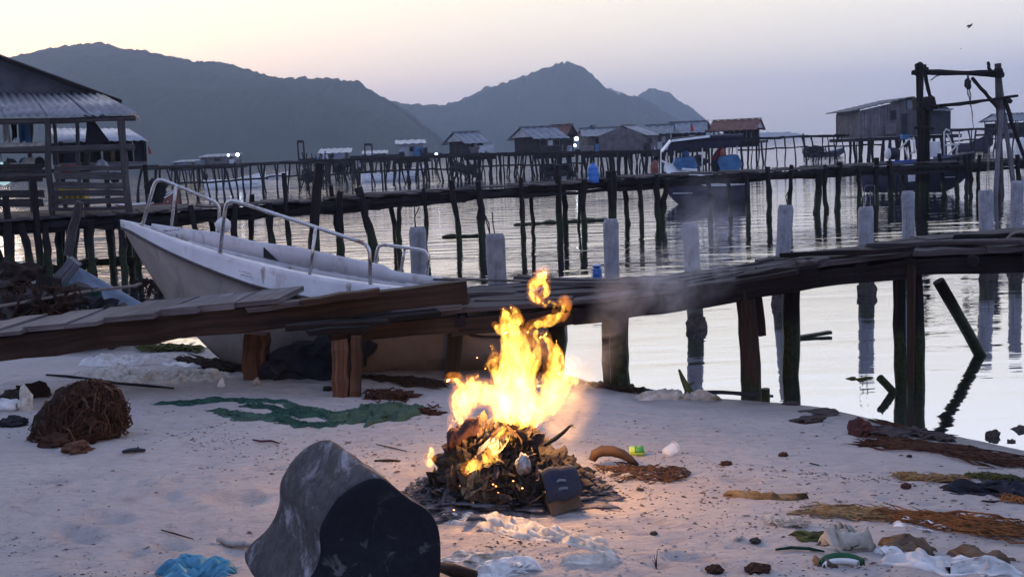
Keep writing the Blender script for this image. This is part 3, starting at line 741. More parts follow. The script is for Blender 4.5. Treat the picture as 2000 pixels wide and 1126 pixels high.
# ================================================================ left stilt hut
def strip_cloth(mb, a, b, h, wav=.06, nu=8, nv=6, sh=.25, seed=0):
    a, b = Vector(a), Vector(b)
    mb.grid(lambda u, v: a.lerp(b, u * (1 - sh * v) + sh * v * .5) + Vector((0, math.sin(u * 9 + v * 2 + seed) * wav * (.3 + v), -h * v * (1 + .12 * math.sin(u * 7 + seed)))), nu, nv)
def left_hut():
    Y = 21.2; c = at(150, 425, Y)
    t = thing('stilt_hut', 'open timber stilt hut with dark gable over a corrugated skirt roof', 'stilt house', (c.x, c.y, 0))
    # skirt roof in corrugated sheets
    xs = [-260, -170, -90, -10, 60, 125, 190]; bot = [-262, -160, -74, 8, 92, 176, 268]
    for k in range(6):
        A, B = at(xs[k], 181, Y + 3.2), at(xs[k + 1] + 3, 181, Y + 3.2); D, E_ = at(bot[k], 229 - k * .3, Y - .1), at(bot[k + 1] + 4, 229 - k * .9 - (2 if k == 5 else 0), Y - .1)
        dz = Vector((0, 0, .012 * (k % 2))); mb = MB(); corr(mb, A + dz, B + dz, E_ + dz, D + dz, .16, .030); mb.build('roof_sheet', M['tin'], t, True, solid=.006)
    # right hip strip of the skirt
    mb = MB(); mb.poly([at(191, 181, Y + 3.2), at(268, 222, Y - .05), at(275, 236, Y + 5), at(220, 196, Y + 6)]); mb.build('roof_sheet', M['tin'], t, solid=.01)
    # gable wall and the slope it carries
    P = [at(-330, 182, Y + 3.3), at(192, 182, Y + 3.3), at(196, 184, Y + 3.3), at(0, 112, Y + 3.3), at(-90, 80, Y + 3.3), at(-240, 128, Y + 3.3)]
    mb = MB(); mb.poly(P); mb.poly([p + Vector((0, .08, 0)) for p in P][::-1]); mb.build('gable_wall', M['tind'], t)
    A, B = at(-90, 76, Y + 2.9), at(238, 197, Y + 2.9)
    mb = MB(); corr(mb, A, A + Vector((-3.4, 7, .1)), B + Vector((-3.1, 7, -.1)), B, .5, .02); mb.build('roof_slope', M['tind'], t, solid=.05)
    mb = MB(); mb.beam(A + Vector((0, -.04, -.06)), B + Vector((0, -.04, -.03)), .06, .09); mb.build('rake_board', M['wdark'], t)
    # purlins / rails
    for (x0, y0, x1, y1, dy, r, mt) in ((-200, 240, 264, 231, 0, .055, 'wmid'), (-200, 298, 262, 287, -.1, .07, 'wmid'), (-200, 284, 90, 281, .5, .05, 'sack'), (-200, 345, 100, 343, 0, .045, 'wmid')):
        mb = MB(); mb.log(at(x0, y0, Y + dy), at(x1, y1, Y + dy), r, None, .05, 7, 7, .1, .1); mb.build('rail', M[mt], t)
    for (x0, y0, x1, dy, wp, mt) in ((92, 231, 104, -.05, 13, 'wmid'), (236, 230, 256, -.05, 15, 'wmid'), (150, 231, 158, 3.1, 9, 'wgrey'), (60, 231, 66, 2.4, 11, 'wgrey'), (105, 232, 110, 3.1, 9, 'wgrey'), (-30, 231, -20, 0, 14, 'wmid'), (177, 232, 170, 1.6, 12, 'wmid')):
        p = at(x0, y0, Y + dy); q = at(x1, 428, Y + dy); q.z = .98
        mb = MB(); mb.log(p, q, wp * Y / F / 2, None, .06, 8, 7, .1, .1); mb.build('post', M[mt], t)
    # side boards low down
    for k, y in enumerate((329, 345, 362, 377, 392, 408)):
        x0 = U(96, 108); mb = MB(); mb.beam(at(x0, y + U(-2, 3), Y - .12), at(244 + U(-3, 4), y + U(-4, 1), Y - .12), .03, U(.06, .15), (0, 1, 0) if False else (0, 0, 1), .02, 4); mb.build('side_board', M['wmid'], t)
    for k, y in enumerate((332, 352, 378, 396)):
        mb = MB(); mb.beam(at(-200, y + U(-2, 3), Y + .3), at(84 + U(-3, 4), y + U(-4, 1), Y + .3), .03, U(.08, .2), (0, 0, 1), .02, 4); mb.build('side_board', M['wmid'], t)
    # floor
    f0 = at(-260, 425, Y); f1 = at(262, 425, Y); mb = MB()
    for k in range(16):
        a0 = f0.lerp(f1, k / 16) + Vector((0, 1.5, 0)); mb2 = MB(); mb2.box((a0.x + .15, Y + 1.8, 1.08), (.3, 3.6, .05)); mb2.build('floor_board', M['wdeck'], t)
    # stilts behind
    for x in (20, 70, 118, 170, 215, 250):
        p = at(x, 430, Y + 3); p.z = 1.05; mb = MB(); mb.log(p, (p.x + U(-.1, .1), p.y, -.5), .08, n=7, seg=5, knob=.1, bend=.05); mb.build('stilt', M['wdark'], t)
    # sagging dark tarpaulin flap
    mb = MB(); mb.poly([at(168, 232, Y + .4), at(182, 233, Y + .4), at(214, 276, Y + .6), at(172, 284, Y + .5)]); mb.build('tarpaulin_flap', M['blackcloth'], t, solid=.01)
    return Y
HY = left_hut()
Y = HY
for lab, px0, px1, py, hp, mt in (('white shirt hanging in the open hut at the frame edge', 2, 18, 234, 46, 'whiteplastic'), ('dark garment hanging between the white shirt and the blue cloth', 19, 32, 236, 36, 'blackcloth'), ('light blue cloth hanging beside the hut corner post', 34, 57, 234, 48, 'bluecloth')):
    mb = MB(); strip_cloth(mb, at(px0, py, Y + 1.0), at(px1, py, Y + 1.0), hp * Y / F, seed=px0); one(mb, 'hanging_cloth', M[mt], lab, 'cloth', 'clothes hanging in the hut', True, .01)
mb = MB(); a = at(33, 337, Y + .8); mb.lump(a, (.26, .2, .19), .15, 3); one(mb, 'bundle', M['buoy'], 'pale grey plump bundle on the hut floor behind the boards', 'bundle', None, True)
mb = MB(); mb.lump(at(63, 325, Y + .9), (.20, .16, .17), .35, 3, 2.2, 4); one(mb, 'bundle', M['sack'], 'crumpled cream sack stacked beside the pale grey bundle in the hut', 'sack', None, True)
mb = MB(); mb.lump(at(78, 318, Y + .7), (.10, .10, .12), .2, 3, 2, 9); one(mb, 'float', M['black'], 'black round float hung beside the hut corner post', 'float', None, True)
for k, (x, y, s_, mt, lab) in enumerate(((20, 318, .14, 'wallg', 'grey tub on the hut shelf at the frame edge'), (48, 312, .10, 'bluecloth', 'small blue bundle on the hut rail near the frame edge'), (115, 325, .09, 'sack', 'pale pouch beside the red basket'), (165, 322, .10, 'black', 'dark pot on the hut floor right of the red basket'), (200, 318, .12, 'wallp', 'pale tub on the hut floor near the corner post'), (224, 338, .09, 'black', 'dark bucket beside the right corner post of the hut'))):
    mb = MB(); mb.lump(at(x, y + 8, HY + 1.3), (s_, s_, s_ * 1.2), .35, 3, 2.2, k); one(mb, 'bundle', M[mt], lab, 'bundle')
t = thing('basket', 'red basket on the hut floor between the corner posts', 'basket', at(134, 330, Y + 1.1))
p = at(134, 336, Y + 1.1); mb = MB(); mb.lathe(p, [(.07, -.02), (.15, .02), (.17, .09), (.13, .14)], 14); mb.build('bowl', M['red'], t, True)
mb = MB(); mb.lathe(p, [(.175, .085), (.185, .1), (.175, .115)], 14); mb.build('rim', M['orange'], t, True)
t = thing('basket', 'yellow crate standing low behind the hut side boards', 'crate', at(145, 372, Y + 1.1)); p = at(145, 368, Y + 1.1)
mb = MB(); mb.box(p, (.55, .3, .06)); mb.build('rim', M['yellow'], t)
for k in range(5): mb = MB(); mb.box(p + Vector((-.22 + .11 * k, 0, -.12)), (.05, .28, .2)); mb.build('slat', M['yellow'], t)
t = thing('lantern', 'pale glowing diamond shaped lantern at the frame edge inside the hut', 'lantern', at(4, 340, Y + .5)); p = at(5, 338, Y + .5)
mb = MB(); mb.lathe(p, [(.01, .22), (.10, .05), (.17, -.08), (.12, -.2), (.02, -.24)], 4); mb.build('shade', mat_emit('lantern_glow', (.45, .75, .78), .55), t)
mb = MB(); mb.tube([p + Vector((0, 0, .22)), p + Vector((0, 0, .5))], .008); mb.build('cord', M['black'], t)
# second hut behind
def second_hut():
    Y = 31; c = at(190, 318, Y); t = thing('stilt_hut', 'dark walled hut with pale tin roof seen through the open hut', 'stilt house', (c.x, c.y, 0))
    xs = [95, 135, 175, 215, 250]; bt = [112, 155, 200, 243, 286]
    for k in range(4):
        mb = MB(); corr(mb, at(xs[k], 251, Y + 2.5), at(xs[k + 1] + 1, 251, Y + 2.5), at(bt[k + 1] + 1, 274 + (3 - k), Y), at(bt[k], 274 + (4 - k), Y), .16, .015); mb.build('roof_sheet', M['tinl'], t, True, solid=.01)
    mb = MB(); mb.poly([at(250, 251, Y + 2.5), at(290, 274, Y + .2), at(275, 280, Y + 4.5)]); mb.build('roof_sheet', M['tinb'], t, solid=.01)
    s = Y / F
    def wl(x0, x1, y0, y1, d, mt, nm): mb = MB(); p = at((x0 + x1) / 2, (y0 + y1) / 2, Y + d); mb.box(p, ((x1 - x0) * s, .08, (y1 - y0) * s)); mb.build(nm, M[mt], t)
    wl(100, 262, 276, 320, 1.6, 'walld', 'back_wall'); wl(262, 283, 274, 320, .4, 'walld', 'wall')
    mb = MB(); mb.box(at(190, 330, Y + .9), (190 * s, 2.6, .1)); mb.build('platform', M['wfar'], t)
    for x in (118, 160, 205, 238, 281):
        mb = MB(); p = at(x, 276, Y + .1); mb.log(p, (p.x, p.y, -.4), .07, n=6, seg=4, bend=.04); mb.build('post', M['wfar'], t)
    mb = MB(); mb.beam(at(110, 322, Y), at(286, 318, Y), .05, .1); mb.build('railing', M['wgrey'], t)
second_hut()
for k, (x0, x1) in enumerate(((196, 208), (214, 224))):
    mb = MB(); strip_cloth(mb, at(x0, 293, 31.2), at(x1, 293, 31.2), .35, .03, sh=.05, seed=k); one(mb, 'curtain', M['card'] if k else M['sack'], ('pinkish curtain panel in the second hut, the one nearer the boat rail' if k else 'pale patterned curtain panel in the second hut, further from the boat rail'), 'curtain', None, True, .01)
# ================================================================ small far boats
def skiff(name, label, px, py, Y, L_, B_, Hh, yaw, hull, inner='boatdark', trim='boatwhite', canopy=False, engine=False, cat='boat', group='open boats moored in the bay', sheer=.25, z0=-.12):
    g = at(px, py, Y); c = Vector((g.x, Y, z0))
    t = thing(name, label, cat, (c.x, c.y, 0), group); R = Matrix.Rotation(yaw, 3, 'Z')
    q = lambda x, y, z: c + R @ Vector((x, y, z))
    n = 16
    def st(k):
        u = k / n; x = (u - .5) * L_; b = B_ / 2 * (1 - max(0, (u - .45) / .55) ** 2.2) * (.8 + .2 * min(1, u / .3)); zg = Hh * (1 + sheer * (2 * u - .6) ** 2 * (1.4 if u > .5 else .4)); zk = Hh * .75 * max(0, (u - .72) / .28) ** 1.6
        return x, max(b, .015), zg, min(zk, zg - .03)
    mb = MB(); rows = []
    for k in range(n + 1):
        x, b, zg, zk = st(k); rows.append([q(x, -b, zg), q(x, -b * .93, zg * .6 + zk * .4), q(x, -b * .62, zk + .05), q(x, 0, zk), q(x, b * .62, zk + .05), q(x, b * .93, zg * .6 + zk * .4), q(x, b, zg)])
    mb.grid(lambda u, v: rows[int(round(u * n))][int(round(v * 6))], n, 6); mb.poly(rows[0]); mb.build('hull', M[hull], t, True, solid=.02)
    mb = MB()
    for s in (-1, 1):
        mb.tube([q(st(k)[0], s * st(k)[1], st(k)[2]) for k in range(n + 1)], .035 * L_ / 4, 6)
    mb.build('gunwale', M[trim], t, True)
    mb = MB(); mb.grid(lambda u, v: q(st(int(round(u * n * .9)))[0], (2 * v - 1) * st(int(round(u * n * .9)))[1] * .85, Hh * .5), n, 2); mb.build('floor', M[inner], t, solid=.02)
    for u in (.3, .55, .75):
        x, b, zg, zk = st(int(u * n)); mb = MB(); mb.box(q(x, 0, zg * .82), (L_ * .06, b * 1.9, .04), R); mb.build('thwart', M[trim], t)
    if engine:
        mb = MB(); mb.lump(q(-L_ / 2 - .15, 0, Hh + .32), (.22, .17, .3), .05, 2); mb.build('outboard_motor', M['black'], t, True)
        mb = MB(); mb.beam(q(-L_ / 2 - .15, 0, Hh + .1), q(-L_ / 2 - .2, 0, -.3), .1, .14); mb.build('motor_leg', M['black'], t)
    return t, q, R
skiff('rowing_boat', 'pale hulled open boat moored in front of the left hill behind the bow rail', 462, 352, 84, 4.9, 1.5, .75, -.25, 'boatwhite', engine=True)
skiff('rowing_boat', 'white open boat with dark stern moored below the box hut', 768, 344, 86, 4.9, 1.4, .7, .2, 'boatwhite', engine=True)
skiff('rowing_boat', 'red brown hulled boat with white deck moored just beside the open hut', 290, 388, 40, 2.2, 1.0, .75, .5, 'boatred', 'boatwhite')
skiff('rowing_boat', 'black low boat tied under the walkway right of the lone grey hut', 1902, 285, 108, 4.2, 1.4, .8, .2, 'boatdark', 'boatdark', 'boatdark', sheer=.5)
skiff('rowing_boat', 'grey small boat among the posts left of the lone grey hut', 1616, 300, 110, 3.4, 1.3, .6, 0, 'boatdark', 'boatdark', 'boatwhite')
skiff('rowing_boat', 'long white roofed boat lying flat along the far open water at left', 516, 312, 118, 5.0, 1.4, .5, .1, 'boatwhite', 'boatdark')
mb = MB(); [mb.lump(at(306 + 9 * math.sin(q * 2.3), 372 + 12 * math.cos(q * 1.7), 27.4), (.16, .14, .15), .9, 2, 3, q) for q in range(9)]; one(mb, 'engine_cover', M['black'], 'crumpled black cover on the outboard beside the white bow rail', 'cover', None, True)
mb = MB(); mb.lump(at(1996, 292, 50), (.35, .3, .55), .1, 3, 2, 3); one(mb, 'float', M['buoy'], 'white rounded buoy at the frame edge beside the gantry leg', 'buoy', None, True)
def clump(px, py, Y, w_, h_, lab, seed):
    rs = random.Random(seed); c = at(px, py, Y); mb = MB()
    for k in range(12): mb.lump(c + Vector((rs.uniform(-.5, .5) * w_, rs.uniform(-.3, .3), rs.uniform(-.6, .1) * h_)), (w_ * rs.uniform(.12, .3), .2, h_ * rs.uniform(.12, .3)), .8, 2, 3, k + seed)
    for k in range(16):
        a = c + Vector((rs.uniform(-.6, .6) * w_, rs.uniform(-.3, .3), rs.uniform(-.2, .2) * h_)); mb.tube([a, a + Vector((rs.uniform(-.1, .1), 0, -h_ * .5)), a + Vector((rs.uniform(-.2, .2), 0, -h_ * rs.uniform(.6, 1.3)))], .02 + .0004 * Y, 4)
    return one(mb, 'net_bundle', M['black'], lab, 'net bundle')
clump(1092, 325, 60, 1.4, .8, 'dark netting bundle hung off the far pier before the village', 1)
clump(905, 322, 76, 1.5, 1.0, 'dark netting bundle under the lone stilt house', 2)
clump(612, 338, 60, 1.0, .9, 'dark clump lashed to the thick leaning pile behind the rail', 3)
clump(668, 322, 74, 1.0, .8, 'smaller dark clump on the far pier left of the white open boat', 4)
clump(1355, 310, 78, 1.4, .8, 'dark netting hanging behind the covered boat', 5)
clump(1590, 290, 84, 1.6, .8, 'dark netting heap on the two railed pier left of the lone grey hut', 6)
# covered boat behind the pier
def covered_boat():
    Y = 35.6; s = Y / F
    t, q, R = skiff('covered_boat', 'white passenger boat with dark canopy and blue side curtains moored behind the middle pier', 1378, 400, Y, 2.75, 1.35, 1.0, 3.0, 'boatdark', 'boatwhite', 'boatwhite', group=None, sheer=.2)  # dark hull colour carries the shade under the pier; white band added above
    for sg in (-1, 1):
        mb = MB(); mb.grid(lambda u, v: q((u - .5) * 2.71, sg * (.69 * (1 - max(0, (u - .45) / .55) ** 2.2) * (.8 + .2 * min(1, u / .3)) + .02), 1.0 * (1 + .2 * (2 * u - .6) ** 2 * (1.4 if u > .5 else .4)) + .03 - .34 * v), 16, 1); mb.build('white_band', M['boatwhite'], t, True, solid=.02)
    mb = MB(); mb.poly([at(1300, 326, Y - .5), at(1328, 312, Y - .3), at(1352, 330, Y - .6), at(1330, 346, Y - .8), at(1304, 342, Y - .6)]); mb.build('bow_panel', M['boatwhite'], t, solid=.06)
    mb = MB(); mb.grid(lambda u, v: at(1310 + u * 142, 276 - 9 * u ** .6, Y - .6 + v * 1.4) + Vector((0, 0, .05 * math.sin(v * 3.1))), 10, 4); mb.build('canopy', M['boatdark'], t, True, solid=.10)
    mb = MB(); mb.beam(at(1312, 275, Y - .68), at(1386, 266, Y - .68), .04, .07); mb.build('canopy_edge', M['boatwhite'], t)
    mb = MB(); mb.poly([at(1312, 275, Y - .62), at(1294, 297, Y - .5), at(1290, 295, Y + .3), at(1308, 273, Y + .5)]); mb.build('windscreen', M['boatwhite'], t, solid=.03)
    mb = MB(); mb.poly([at(1310, 277, Y - .55), at(1452, 268, Y - .55), at(1442, 285, Y - .52), at(1402, 290, Y - .52), at(1350, 288, Y - .52), at(1300, 298, Y - .52)]); mb.build('canopy_skirt', M['boatdark'], t, solid=.03)
    for x, y0, y1, dy in ((1291, 295, 345, -.45), (1303, 290, 345, .5), (1318, 280, 330, -.45), (1372, 280, 345, -.45), (1424, 278, 345, .5), (1440, 280, 345, -.45)):
        mb = MB(); mb.tube([at(x, y0, Y + dy), at(x - 1, y1, Y + dy)], .02, 6); mb.build('stanchion', M['whiteplastic'], t)
    for (x0, x1, y0, y1) in ((1318, 1364, 308, 331), (1404, 1450, 304, 337)):
        mb = MB(); P = [at(x0 + 2, y0 + 2, Y - .62), at(x1 - 8, y0 - 1, Y - .62), at(x1, y0 + 16, Y - .66), at(x1 - 8, y1, Y - .7), at(x0 + 6, y1, Y - .7), at(x0 - 1, y0 + 14, Y - .66)]
        B2 = [p + Vector((0, .5, .03)) for p in P]; mb.poly(P); mb.poly(B2[::-1])
        for k in range(6): mb.poly([P[k], B2[k], B2[(k + 1) % 6], P[(k + 1) % 6]])
        mb.build('side_curtain', M['bluecloth'], t)
    mb = MB(); mb.lump(at(1339, 303, Y - .2), (.13, .12, .2), .1, 2); mb.build('blue_hood', M['bluecloth'], t, True)
    mb = MB(); mb.beam(at(1332, 330, Y - .85), at(1362, 332, Y - .85), .02, .07); mb.build('name_stripe', M['boatwhite'], t)
covered_boat()
def person_aboard():
    Y = 35.3; s = Y / F
    hip = at(1395, 311, Y); fl = hip + Vector((0, 0, -.86)); d = Vector((.50, -.1, .62)).normalized()
    chest = hip + d * .38; neck = hip + d * .54 + Vector((.02, 0, 0)); head = neck + Vector((.10, -.03, .11))
    V = [hip, hip + d * .2, chest, neck, neck + (head - neck) * .5, head, head + Vector((.05, -.01, .07))]; R_ = [.15, .13, .165, .065, .06, .095, .085]
    E = [(i, i + 1) for i in range(6)]
    def chain(start, pts, rr):
        k = start
        for p, r in zip(pts, rr): V.append(p); R_.append(r); E.append((k, len(V) - 1)); k = len(V) - 1
        return k
    for sg in (-1, 1):
        o = Vector((0, .10 * sg, 0)); chain(0, [hip + o + Vector((0, 0, -.06)), hip + o * 1.2 + Vector((.05, 0, -.42)), fl + o * 1.3 + Vector((-.02, 0, .08)), fl + o * 1.3 + Vector((.14, 0, .03))], [.10, .065, .045, .04])
        sh = chest + Vector((0, .17 * sg, .05)); el = sh + Vector((.02 if sg < 0 else .14, .03 * sg, -.27)); wr = el + Vector((-.10 if sg < 0 else .16, 0, -.20)); hd = wr + (wr - el).normalized() * .07
        k = chain(2, [sh, el, wr, hd], [.06, .045, .032, .03]); dd = (wr - el).normalized(); sdv = Vector((0, 1, 0))
        for j, (off, ln) in enumerate(((-.03, .06), (-.012, .08), (.006, .085), (.022, .075), (.035, .055))): chain(k, [hd + sdv * off + dd * .03, hd + sdv * off * 1.15 + dd * (.03 + ln * .6) + Vector((.01, 0, -.01)), hd + sdv * off * 1.1 + dd * (.02 + ln) + Vector((.02, 0, -.02))], [.010, .009, .007])
    me = bpy.data.meshes.new('person'); base = Vector((hip.x, hip.y, fl.z)); me.from_pydata([tuple(v - base) for v in V], E, []); o = bpy.data.objects.new('tmpperson', me); C.objects.link(o); o.location = base
    md = o.modifiers.new('s', 'SKIN'); sk = me.skin_vertices[0].data
    for i, r in enumerate(R_): sk[i].radius = (r, r)
    sk[0].use_root = True; o.modifiers.new('u', 'SUBSURF').levels = 2
    dg = bpy.context.evaluated_depsgraph_get(); m2 = bpy.data.meshes.new_from_object(o.evaluated_get(dg)); bpy.data.objects.remove(o)
    m2.materials.clear(); m2.materials.append(M['maroon']); m2.materials.append(M['blackcloth']); m2.materials.append(M['skin'])
    hz = (head - base).z; 
    for p in m2.polygons:
        c = p.center; w_ = c + base; p.use_smooth = True
        p.material_index = 1 if c.z < .84 and abs(c.x) < .25 and (w_ - (chest + Vector((0, 0, -.3)))).length > .16 else (2 if (w_ - head).length < .14 else 0)
    p_ = bpy.data.objects.new('person', m2); C.objects.link(p_); p_.location = base; WLOC[p_.name] = base
    tag(p_, 'person in a maroon shirt and dark trousers bending forward in the covered boat', 'person')
    mb = MB(); mb.lump(head + Vector((0, 0, .04)), (.105, .10, .10), .08, 3, 3, 2); mb.build('hair', M['black'], p_, True)
person_aboard()
mb = MB(); mb.lump(at(1413, 298, 34.7), (.10, .07, .12), .25, 3); one(mb, 'bag', M['orange'], 'dull orange bag hanging beside the person in maroon', 'bag', None, True)
mb = MB(); mb.lump(at(1279, 328, 28.6), (.11, .11, .19), .25, 3); one(mb, 'fender', M['orange'], 'dull reddish fender on a pier post beside the covered boat bow', 'fender', None, True)
# water jug on the pier
def jug(label, px, py, Y, r, h, neck=True):
    p = at(px, py, Y); t = thing('water_jug', label, 'water jug', p)
    mb = MB(); pr = [(r * .9, 0), (r, h * .05), (r, h * .3), (r * .93, h * .34), (r, h * .38), (r, h * .62), (r * .93, h * .66), (r, h * .7), (r * .9, h * .82), (r * .45, h * .95)]
    mb.lathe(p, pr, 18); mb.build('body', M['blueplastic'], t, True)
    mb = MB(); mb.lathe(p, [(r * .33, h * .94), (r * .33, h * 1.0), (r * .28, h * 1.02)] if neck else [(r * 1.04, h * .93), (r * 1.04, h * 1.0), (r * .9, h * 1.01)], 14); mb.build('cap', M['blueplastic'], t, True)
jug('blue plastic water jug standing upright on the middle pier', 1159, 357, 26.1, .135, .46)
# ================================================================ gantry and boat at right
def gantry():
    Y = 33.4; c = at(1870, 380, Y); t = thing('hoist_gantry', 'tall rough timber hoist frame standing over the blue boat at the pier', 'gantry', (c.x, c.y, 0))
    def lg(x0, y0, x1, y1, wp, dy=0, nm='post', mt='wdark', foot=False, seg=8, bend=.05):
        p = at(x0, y0, Y + dy); q = at(x1, y1, Y + dy)
        if foot: q.z = -.5
        mb = MB(); mb.log(p, q, wp * Y / F / 2, None, bend, 8, seg, .12, .12); mb.build(nm, M[mt], t)
    lg(1794, 124, 1804, 395, 12, 0, foot=True); lg(1800, 126, 1788, 390, 9, -.3, foot=True); lg(1806, 126, 1820, 205, 7, .2, nm='brace'); lg(1811, 200, 1808, 390, 13, .5, foot=True)
    lg(1834, 300, 1852, 400, 8, -.3, foot=True)
    lg(1781, 142, 1955, 141, 9, 0, 'crossbeam', bend=.04); lg(1796, 139, 1950, 148, 8, .25, 'crossbeam', bend=.05)
    lg(1949, 124, 1956, 385, 12, 0, foot=True, mt='wmid'); lg(1951, 150, 1985, 385, 9, .2, mt='wgrey', foot=True); lg(1962, 190, 2006, 320, 8, .1, 'brace'); lg(1930, 121, 1938, 142, 6, 0, 'peg')
    lg(1898, 152, 1948, 210, 7, -.1, 'brace'); lg(1956, 215, 1942, 385, 9, -.3, mt='wgrey', foot=True)
    lg(1818, 208, 1988, 187, 5, -.25, 'pole'); lg(1818, 206, 1930, 196, 4, -.2, 'pole'); lg(1940, 196, 1975, 199, 9, .5, 'stub')
    lg(1790, 214, 1822, 212, 8, -.2, 'crossbeam'); lg(1787, 208, 1822, 190, 10, .3, 'crossbeam'); lg(1786, 250, 1824, 252, 5, -.35, 'crossbeam')
    mb = MB(); mb.box(at(1805, 201, Y + .1), (.55, .5, .35), jit=.05); mb.build('lashing_block', M['wdark'], t)
    for x, y in ((1796, 130), (1804, 138), (1794, 142), (1950, 139), (1952, 146)):
        mb = MB(); mb.lump(at(x, y, Y - .1), (.13, .13, .12), .5, 2, 2, x); mb.build('lashing', M['rope'] if x % 2 else M['wdark'], t)
    mb = MB(); mb.lump(at(1890, 164, Y - .1), (.09, .09, .17), .5, 3, 2, 4); mb.build('pulley', M['black'], t)
    for k in range(4):
        x = 1887 + k * 2; mb = MB(); P = [at(x + U(-1.5, 1.5) + (v * 2), 168 + v * (8 + 3 * k), Y - .1) for v in range(6)]; mb.tube(P, .012, 5); mb.build('rope', M['rope'], t)
    mb = MB(); mb.tube([at(1890, 146, Y), at(1891, 152, Y - .08), at(1889, 160, Y - .1)], .035, 6); mb.build('rope', M['rope'], t)
    mb = MB(); mb.tube([at(1818, 157, Y), at(1828, 149, Y), at(1836, 147, Y)], .02, 5); mb.build('rope', M['rope'], t)
    for x0, x1 in ((1931, 1926), (1931, 1932)):
        mb = MB(); mb.tube([at(x0, 285, Y - .9), at(x1, 372, Y - .9)], .01, 5); mb.build('rope', M['rope'], t)
gantry()
def blue_boat():
    t, q, R = skiff('motorboat', 'white and blue motorboat with outboard hanging behind the gantry', 1795, 380, 36.0, 3.5, 1.5, .98, -.75, 'boatdark', 'boatwhite', 'wgrey', group=None, sheer=.10, z0=.05)
    Y = 35.4; s = Y / F
    for (x0, x1, y0, y1, mt, nm) in ((1738, 1800, 312, 322, 'boatblue', 'side_panel'), (1826, 1868, 303, 311, 'boatblue', 'side_panel'), (1700, 1800, 322, 326, 'boatwhite', 'stripe'), (1774, 1824, 337, 352, 'boatwhite', 'hull_patch')):
        mb = MB(); mb.beam(at(x0, (y0 + y1) / 2 + 3, Y), at(x1, (y0 + y1) / 2 - 2, Y), .04, (y1 - y0) * s); mb.build(nm, M[mt], t)
    mb = MB(); mb.lump(at(1744, 300, Y + .6), (.20, .2, .2), .1, 3); mb.build('outboard_motor', M['boatdark'], t, True)
    mb = MB(); mb.lump(at(1734, 300, Y + .4), (.09, .2, .18), .1, 3); mb.build('motor_cowl', M['buoy'], t, True)
    for P in ([(1756, 292), (1775, 272), (1784, 268), (1786, 300)], [(1778, 300), (1800, 288)], [(1807, 258), (1810, 254), (1814, 256), (1815, 300)], [(1845, 310), (1844, 258), (1848, 252), (1855, 256)], [(1850, 262), (1858, 280), (1870, 286), (1866, 310)], [(1845, 284), (1873, 282), (1874, 262)], [(1850, 305), (1872, 280)], [(1768, 288), (1774, 312)]):
        mb = MB(); mb.tube([at(x, y, Y + .3) for x, y in P], .025, 6); mb.build('rail', M['whiteplastic'], t, True)
    mb = MB(); mb.box(at(1815, 292, Y + .6), (.5, .5, .5), jit=.03); mb.build('console', M['boatwhite'], t)
    mb = MB(); mb.box(at(1768, 267, Y + .6), (.24, .24, .16)); mb.build('blue_box', M['bluecloth'], t)
blue_boat()
t = thing('steel_frame', 'thin bent metal frame hanging under the pier before the gantry', 'metal frame', at(1752, 370, 30))
for P in ([(1740, 335), (1755, 342), (1752, 380), (1740, 384)], [(1748, 340), (1745, 372), (1755, 384)], [(1756, 350), (1762, 362), (1757, 384), (1748, 388)]):
    mb = MB(); mb.tube([at(x, y, 30) for x, y in P], .03, 6); mb.build('bar', M['black'], t, True)
t = thing('net_cage', 'faint wire cage on thin stakes in the water below the pier', 'cage', G(1700, 392))
for P in ([(1688, 366), (1688, 405)], [(1700, 372), (1700, 412)], [(1688, 368), (1692, 362), (1708, 362), (1709, 400)], [(1688, 384), (1709, 380)]):
    mb = MB(); mb.tube([at(x, y, 24) for x, y in P], .012, 5); mb.build('wire', M['wgrey'], t)
# ================================================================ bird
t = thing('bird', 'tiny dark bird gliding in the sky above the gantry', 'bird', at(1895, 51, 45)); p = at(1895, 51, 45)
d = (at(1901, 45, 45) - at(1889, 57, 45)); R = d.to_track_quat('X', 'Z').to_matrix()
mb = MB(); mb.lathe(p, [(.004, -.16), (.035, -.05), (.04, .03), (.022, .10), (.004, .15)], 8, R @ Matrix.Rotation(math.pi / 2, 3, 'Y')); mb.build('body', M['black'], t, True)
for s in (-1, 1): mb = MB(); mb.poly([p + R @ Vector(v) for v in ((.05, 0, 0), (.02, s * .16, .07), (-.06, s * .26, .03), (-.04, s * .1, .03), (-.05, 0, 0))]); mb.build('wing', M['black'], t, solid=.006)
mb = MB(); mb.lump(at(1877, 95, 60), (.03, .05, .02), .1, 1); one(mb, 'bird', M['black'], 'speck of a far bird below the gliding one', 'bird')
